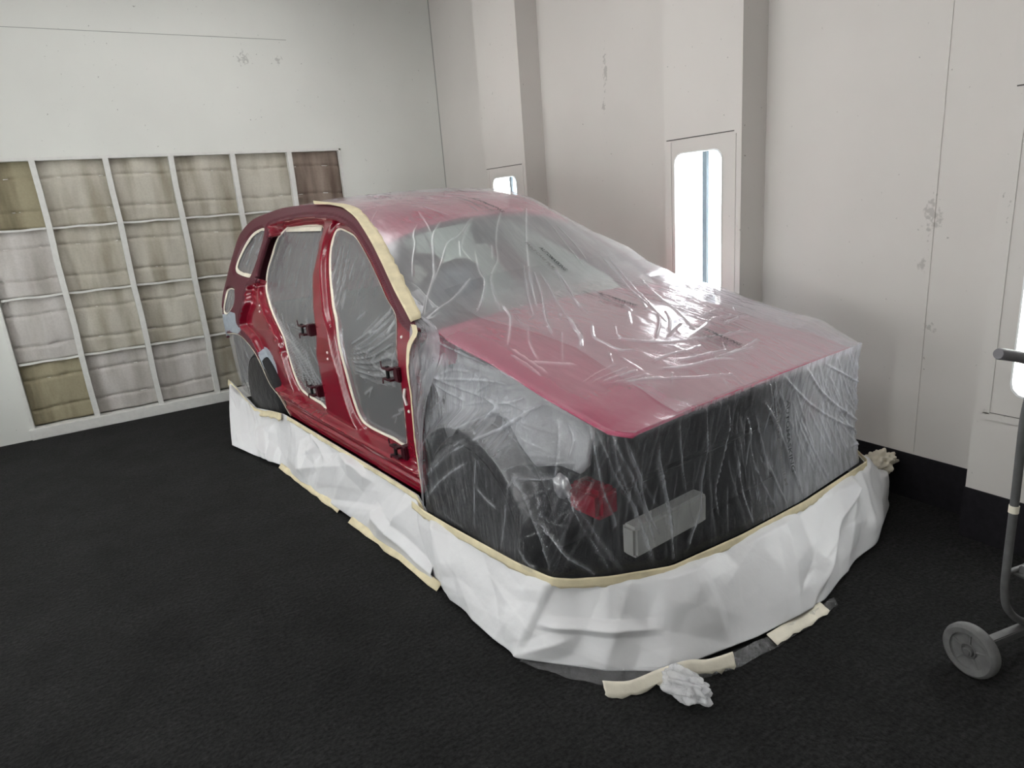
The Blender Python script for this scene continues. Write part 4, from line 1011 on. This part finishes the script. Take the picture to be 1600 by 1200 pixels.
# wide cream tape along the roof edge and down the screen pillar
n_ = 60
TL = catmull(TAPEL, 8, False); TR = catmull(TAPER, 8, False)
TR2 = TR.copy()
def resample(P, n):
    L = np.concatenate([[0], np.cumsum(np.linalg.norm(np.diff(P, axis=0), axis=1))]); x = np.linspace(0, L[-1], n)
    return np.stack([np.interp(x, L, P[:, q]) for q in range(3)], 1)
TLx = np.vstack([[(-2.085, -.565, 1.704), (-1.835, -.572, 1.693)], TL]); TRx = np.vstack([[(-2.25, -.515, 1.722)], TR])
pil = strip('masking_tape', resample(TLx, n_)+[0, -.006, .006], resample(TRx, n_)+[0, .004, .012], M['tape'], 'wide cream tape edging the film along roof side and windscreen pillar', seed=7, jit=.004)
HA = [(-.508, -.836, 1.150), (-.475, -.85, 1.115), (-.497, -.868, 1.07), (-.494, -.885, 1.01), (-.478, -.90, .94), (-.463, -.904, .86), (-.468, -.905, .76), (-.478, -.903, .656), (-.484, -.90, .55), (-.492, -.892, .43), (-.50, -.885, .36)]
HA = catmull(HA, 4, False)
strip('masking_tape', HA+[0, -.008, 0], HA+np.stack([np.interp(HA[:, 2], [.3, .9, 1.05, 1.15], [.012, .02, .035, .06]), 0*HA[:, 0]-.012, 0*HA[:, 0]], 1), M['tape'], 'cream tape running down the front door hinge pillar', seed=8, jit=.003)

# masking paper -----------------------------------------------------------
def crumple(U, Vv, cell, seed):
    """faceted folds: random lattice, linear between its points"""
    r = np.random.default_rng(seed); a = r.uniform(0, 1, (96, 96))
    x = U/cell+.35*np.sin(Vv*5+seed)+40; y = Vv/cell+.35*np.sin(U*4+seed*2)+40
    x, y = x+.5*y, y
    i = np.floor(x).astype(int); j = np.floor(y).astype(int); fx, fy = x-i, y-j
    g = lambda p, q: a[p % 96, q % 96]
    return np.where(fx > fy, g(i, j)*(1-fx)+g(i+1, j)*(fx-fy)+g(i+1, j+1)*fy, g(i, j)*(1-fy)+g(i, j+1)*(fy-fx)+g(i+1, j+1)*fx)-.5
def paper(name, st_, nu_, nw_, amp, seed, label, bulge=.0, spread=None):
    st_ = np.array(st_, float); mid = (st_[:, :3]+st_[:, 3:])/2
    u = np.concatenate([[0], np.cumsum(np.linalg.norm(np.diff(mid, axis=0), axis=1))])
    x = np.linspace(0, u[-1], nu_); a = np.stack([smooth_interp(x, u, st_[:, q], .015) for q in range(6)], 1)
    wv = np.linspace(0, 1, nw_); X = a[:, None, :3]+(a[:, None, 3:]-a[:, None, :3])*wv[None, :, None]
    Uu, Vw = np.meshgrid(x, wv*.36, indexing='ij')
    tg = np.gradient(X, axis=0); dn = np.gradient(X, axis=1); nn = np.cross(dn, tg); nn /= np.maximum(np.linalg.norm(nn, axis=-1, keepdims=True), 1e-9)
    h = amp*(crumple(Uu, Vw*.8, .24, seed)*1.5+crumple(Uu, Vw, .13, seed+1)*.38)+bulge*np.sin(np.pi*wv)[None]
    r = np.random.default_rng(seed+7)                        # sharp creases, each a straight tent-shaped fold
    for q in range(int(u[-1]*9)):
        p0 = np.array([r.uniform(0, u[-1]), r.uniform(0, .36)]); an_ = r.choice([r.normal(1.45, .25), r.normal(.25, .3), r.normal(-.6, .3)]); l = r.uniform(.25, .9)
        d = np.array([math.cos(an_), math.sin(an_)]); ax = (Uu-p0[0])*d[0]+(Vw-p0[1])*d[1]; pe = -(Uu-p0[0])*d[1]+(Vw-p0[1])*d[0]
        w1, w2 = r.uniform(.015, .14), r.uniform(.03, .14)
        h = h+r.uniform(-.02, .042)*np.clip(1-np.where(pe > 0, pe/w1, -pe/w2), 0, 1)*np.clip((1-np.abs(ax)*2/l)*3, 0, 1)
    h = h*smst(wv, 0, .12)[None]*np.interp(wv, [0, .8, 1], [1, 1, .7])[None]
    X = X+nn*h[..., None]
    X[..., 2] = np.maximum(X[..., 2], .004)
    # ragged lower edge
    o = mesh_obj(name, W(X).reshape(-1, 3), grid_faces(nu_, nw_), M['paper'], None)
    md = o.modifiers.new('thick', 'SOLIDIFY'); md.thickness = .0012; md.offset = 0
    return tag(o, label, 'masking paper'), x, X
PS = [(-3.53, -.925, .40, -2.95, -1.13, .035), (-3.3, -.915, .345, -2.80, -1.10, .03), (-2.975, -.908, .271, -2.62, -1.06, .02), (-2.58, -.912, .33, -2.42, -1.01, .02), (-2.33, -.91, .36, -2.28, -.992, .02),
      (-2.15, -.893, .345, -2.0, -.99, .02), (-1.4, -.892, .338, -1.4, -.988, .02), (-.8, -.89, .332, -.95, -.985, .02), (-.543, -.892, .328, -.62, -.985, .02), (-.42, -.925, .305, -.30, -.985, .02)]
p1, x1, X1 = paper('masking_paper', PS, 420, 60, .040, 5, 'white masking paper hanging from the sill below the door openings')
PF = [(-.52, -.935, .315, -.34, -.995, .02), (-.41, -.935, .303, -.26, -.99, .02), (-.2, -.93, .302, -.08, -1.01, .02), (.03, -.92, .302, .1, -1.03, .02), (.25, -.91, .302, .26, -1.045, .022), (.42, -.885, .302, .38, -1.05, .025), (.475, -.84, .302, .46, -.995, .025), (.555, -.735, .302, .66, -.85, .025),
      (.665, -.53, .302, .80, -.70, .025), (.71, -.16, .302, .90, -.33, .028), (.735, .26, .307, .95, .05, .03), (.735, .80, .322, .87, .62, .03), (.64, .885, .33, .77, .98, .05), (.5, .93, .34, .62, 1.16, .10), (.2, .935, .34, .3, 1.10, .05), (-.3, .935, .33, -.3, 1.05, .03)]
p2, x2, X2 = paper('masking_paper', PF, 480, 70, .046, 15, 'white masking paper skirt wrapped round the nose of the car', .012)
# cream tape along the top edge of both papers
def edge_tape(X, i0, i1, up, dn, label, seed, mat='tape', nudge=(0, 0, 0)):
    row = X[i0:i1:3, 0]; nrow = X[i0:i1:3, 3]
    out = np.array([[.006, -.006, 0]])*0
    tg = np.gradient(row, axis=0); o2 = np.stack([tg[:, 1], -tg[:, 0], 0*tg[:, 0]], 1); o2 /= np.maximum(np.linalg.norm(o2, axis=1, keepdims=True), 1e-9)
    c = np.array([-.2, 0, 0]); sgn = np.sign(np.sum(o2*(row-c)*[0.3, 1, 0], axis=1)); o2 *= np.where(sgn == 0, 1, sgn)[:, None]
    A = row+o2*.010+[0, 0, up]; B = row+o2*.014-[0, 0, dn]
    return strip('masking_tape', A+np.array(nudge), B+np.array(nudge), M[mat], label, jit=.0022, seed=seed)
edge_tape(X1, 150, 420, .006, .020, 'cream tape fixing the side paper along the red sill', 21)
edge_tape(X2, 0, 378, .012, .026, 'cream tape band joining film and paper round the nose', 22)
A = [(-3.53, -.938, .41), (-3.3, -.932, .355), (-3.15, -.93, .315), (-2.975, -.925, .28), (-2.75, -.925, .30), (-2.58, -.928, .335), (-2.33, -.925, .368)]; A = catmull(A, 5, False)
strip('masking_tape', A, A+[0, -.012, -.045], M['tape'], 'cream tape along the paper below the rear wheel', jit=.005, seed=23)
# tape pieces on the lower paper edges
def low_tape(p, q, wd, label, seed, rise=.03, mat='tape'):
    p, q = np.array(p, float), np.array(q, float); n_ = 14; a = p+(q-p)*np.linspace(0, 1, n_)[:, None]
    d = q-p; o2 = np.array([d[1], -d[0], 0]); o2 /= np.linalg.norm(o2)
    if o2@np.array([p[0]+.9, p[1], 0]) < 0: o2 = -o2
    A = a-o2*.006+[0, 0, rise+.004]; B = a+o2*wd*.75+[0, 0, .006]
    return strip('masking_tape', A, B, M[mat], label, jit=.003, seed=seed)
low_tape((-2.30, -.998, 0), (-1.33, -.992, 0), .026, 'cream tape strip on the lower edge of the side paper, toward the rear', 31)
low_tape((-1.17, -.995, 0), (-.24, -.995, 0), .03, 'cream tape strip on the lower edge of the side paper, toward the front', 32)
low_tape((.925, -.30, .01), (.955, .02, .01), .055, 'cream tape piece stuck at the lower right edge of the front paper', 33, .02, 'tape_pale')
# loose tape tail and the wad of film at the nose
Tq = catmull([(.70, -.93, .035), (.755, -.86, .028), (.80, -.76, .045), (.84, -.66, .05), (.88, -.59, .04), (.92, -.51, .05)], 6, False)
strip('masking_tape', Tq+[0, 0, .022], Tq+[.022, -.01, -.022], M['tape_pale'], 'loose cream tape tail tying the film wad at the nose', jit=.004, seed=35)
def wad(center, rx, ry, rz, seed, mat, label, hz0=.75):
    me = bmesh.new(); bmesh.ops.create_icosphere(me, subdivisions=5, radius=1)
    V = np.array([v.co[:] for v in me.verts]); Fq = [[v.index for v in f.verts] for f in me.faces]; me.free()
    r = np.random.default_rng(seed); rad = np.ones(len(V))
    for q in range(26):
        d = r.normal(0, 1, 3); d /= np.linalg.norm(d); rad += .09*np.abs(np.sin((V@d)*r.uniform(3, 9)+r.uniform(0, 6)))-.055
    V = V*rad[:, None]*[rx, ry, rz]
    V = W(V+np.array(center)); V[:, 2] = np.maximum(V[:, 2], .003)
    o = mesh_obj('film_wad', V, Fq, mat, None, True, V[:, :2]*1.0, np.full(len(V), hz0))
    return tag(o, label, 'plastic film')
wad((.895, -.735, .045), .085, .05, .042, 3, M['wad'], 'crumpled ball of clear film on the carpet at the nose, tied with tape')
wad((.66, 1.13, .20), .06, .09, .055, 5, M['tape_pale'], 'crumpled beige paper and film bunch beyond the far front corner of the car')
# skirt of film showing below the front paper
Q0 = catmull([(.36, -1.0, .03), (.58, -.90, .03), (.74, -.76, .04), (.88, -.50, .03), (.95, -.12, .03), (.965, .10, .03)], 8, False)
Q1 = Q0+np.stack([np.interp(np.arange(len(Q0)), [0, 10, 20, 30, 40], [.02, .04, .05, .035, .02]), np.interp(np.arange(len(Q0)), [0, 15, 30, 40], [-.04, -.04, -.02, -.005]), 0*Q0[:, 0]-.022], 1)
n_ = len(Q0); X = np.stack([Q0+(Q1-Q0)*q for q in np.linspace(0, 1, 6)], 1); X[..., 2] += .004*np.sin(np.arange(n_)*1.7)[:, None]
X[..., 2] = np.maximum(X[..., 2], .004)
o = mesh_obj('masking_film', W(X).reshape(-1, 3), grid_faces(n_, 6), M['wad'], None, True, X[..., :2].reshape(-1, 2), np.full(n_*6, .10))
tag(o, 'dark strip of clear film trailing on the carpet under the front paper', 'plastic film')

# ------------------------------------------------------------------ hand cart at the right edge
cart = empty('hand_cart', (0, 0, 0), 'grey steel hand cart with curved handle, cut by the right edge of the photo', 'hand cart')
ax0 = Vector((2.284, .855, .092)); ad = Vector((.981, -.194, 0)).normalized(); an = Vector((-ad.y, ad.x, 0))
Wd = .62
def P_(x, z, back=0): return ax0+ad*x+an*back+Vector((0, 0, z-.092))
for x, sg in ((-.092, -1), (Wd+.092, 1)):
    o = empty('wheel', (0, 0, 0)); o.parent = cart
    c = P_(x, .092)
    b = MB(); b.lathe([(.062, -.018), (.080, -.021), (.088, -.016), (.091, -.008), (.091, .008), (.088, .016), (.080, .021), (.062, .018), (.062, -.018)], c, ad, 44); b.build('tyre', M['cart_wheel'], o, 40)
    b = MB(); b.lathe([(.0001, .009), (.060, .009), (.064, .016), (.064, -.016), (.060, -.009), (.0001, -.009)], c, ad, 44); 
    for q in range(5):
        a = 2*math.pi*q/5; v = Vector((0, 0, 1))*math.cos(a)+an*math.sin(a); b.tube([c+v*.02+ad*sg*.009, c+v*.06+ad*sg*.009], .004, 6)
    b.build('wheel_disc', M['cart_wheel'], o, 40)
    b = MB(); b.lathe([(.0001, .022), (.010, .022), (.012, .019), (.016, .019), (.018, .012), (.018, .0)], c, ad*sg, 24); b.lathe([(.022, .012), (.024, .014), (.026, .012)], c, ad*sg, 24); b.build('hub', M['cart'], o, 40)
b = MB(); b.box(-.06, Wd+.06, -.016, .016, -.016, .016, .003, Matrix.Translation(ax0) @ Matrix(((ad.x, an.x, 0, 0), (ad.y, an.y, 0, 0), (0, 0, 1, 0), (0, 0, 0, 1)))); b.build('axle_bar', M['cart'], cart)
for sg, x0 in ((1, .03), (-1, Wd-.03)):
    pts = [(x0+sg*.165, .112), (x0+sg*.12, .125), (x0+sg*.065, .165), (x0+sg*.025, .215), (x0+sg*.008, .27), (x0, .36), (x0-sg*.005, .62), (x0-sg*.012, .86), (x0-sg*.004, .96), (x0-sg*.005, 1.03), (x0-sg*.03, 1.07), (x0-sg*.07, 1.085)]
    pp = [P_(x, z) for x, z in catmull(pts, 5, False)]
    b = MB(); b.tube(pp, .0125, 14); b.build('frame_tube', M['cart'], cart, 60)
    g = [P_(x, z) for x, z in catmull([(x0-sg*.04, 1.076), (x0-sg*.085, 1.09), (x0-sg*.13, 1.102), (x0-sg*.165, 1.110)], 4, False)]
    b = MB(); b.tube(g, [.0125]+[.0175]*(len(g)-2)+[.015], 14); b.build('handle_grip', M['grip'], cart, 60)
    b = MB(); b.tube([P_(x0-sg*.004, .565), P_(x0-sg*.004, .59)], .0145, 14); b.build('tape_collar', M['tape_pale'], cart, 60)
b = MB(); b.tube([P_(.03, .345, .0), P_(Wd-.03, .345, .0)], .009, 10); b.build('cross_tube', M['cart'], cart, 60)
b = MB(); b.box(-.02, .035, -.01, .01, -.012, .012, .003, Matrix.Translation(P_(.10, .345, -.012)) @ Matrix.Rotation(.3, 4, 'Y')); b.tube([P_(.09, .33, -.03), P_(.09, .33, .01)], .012, 10); b.build('clamp', M['cart'], cart)
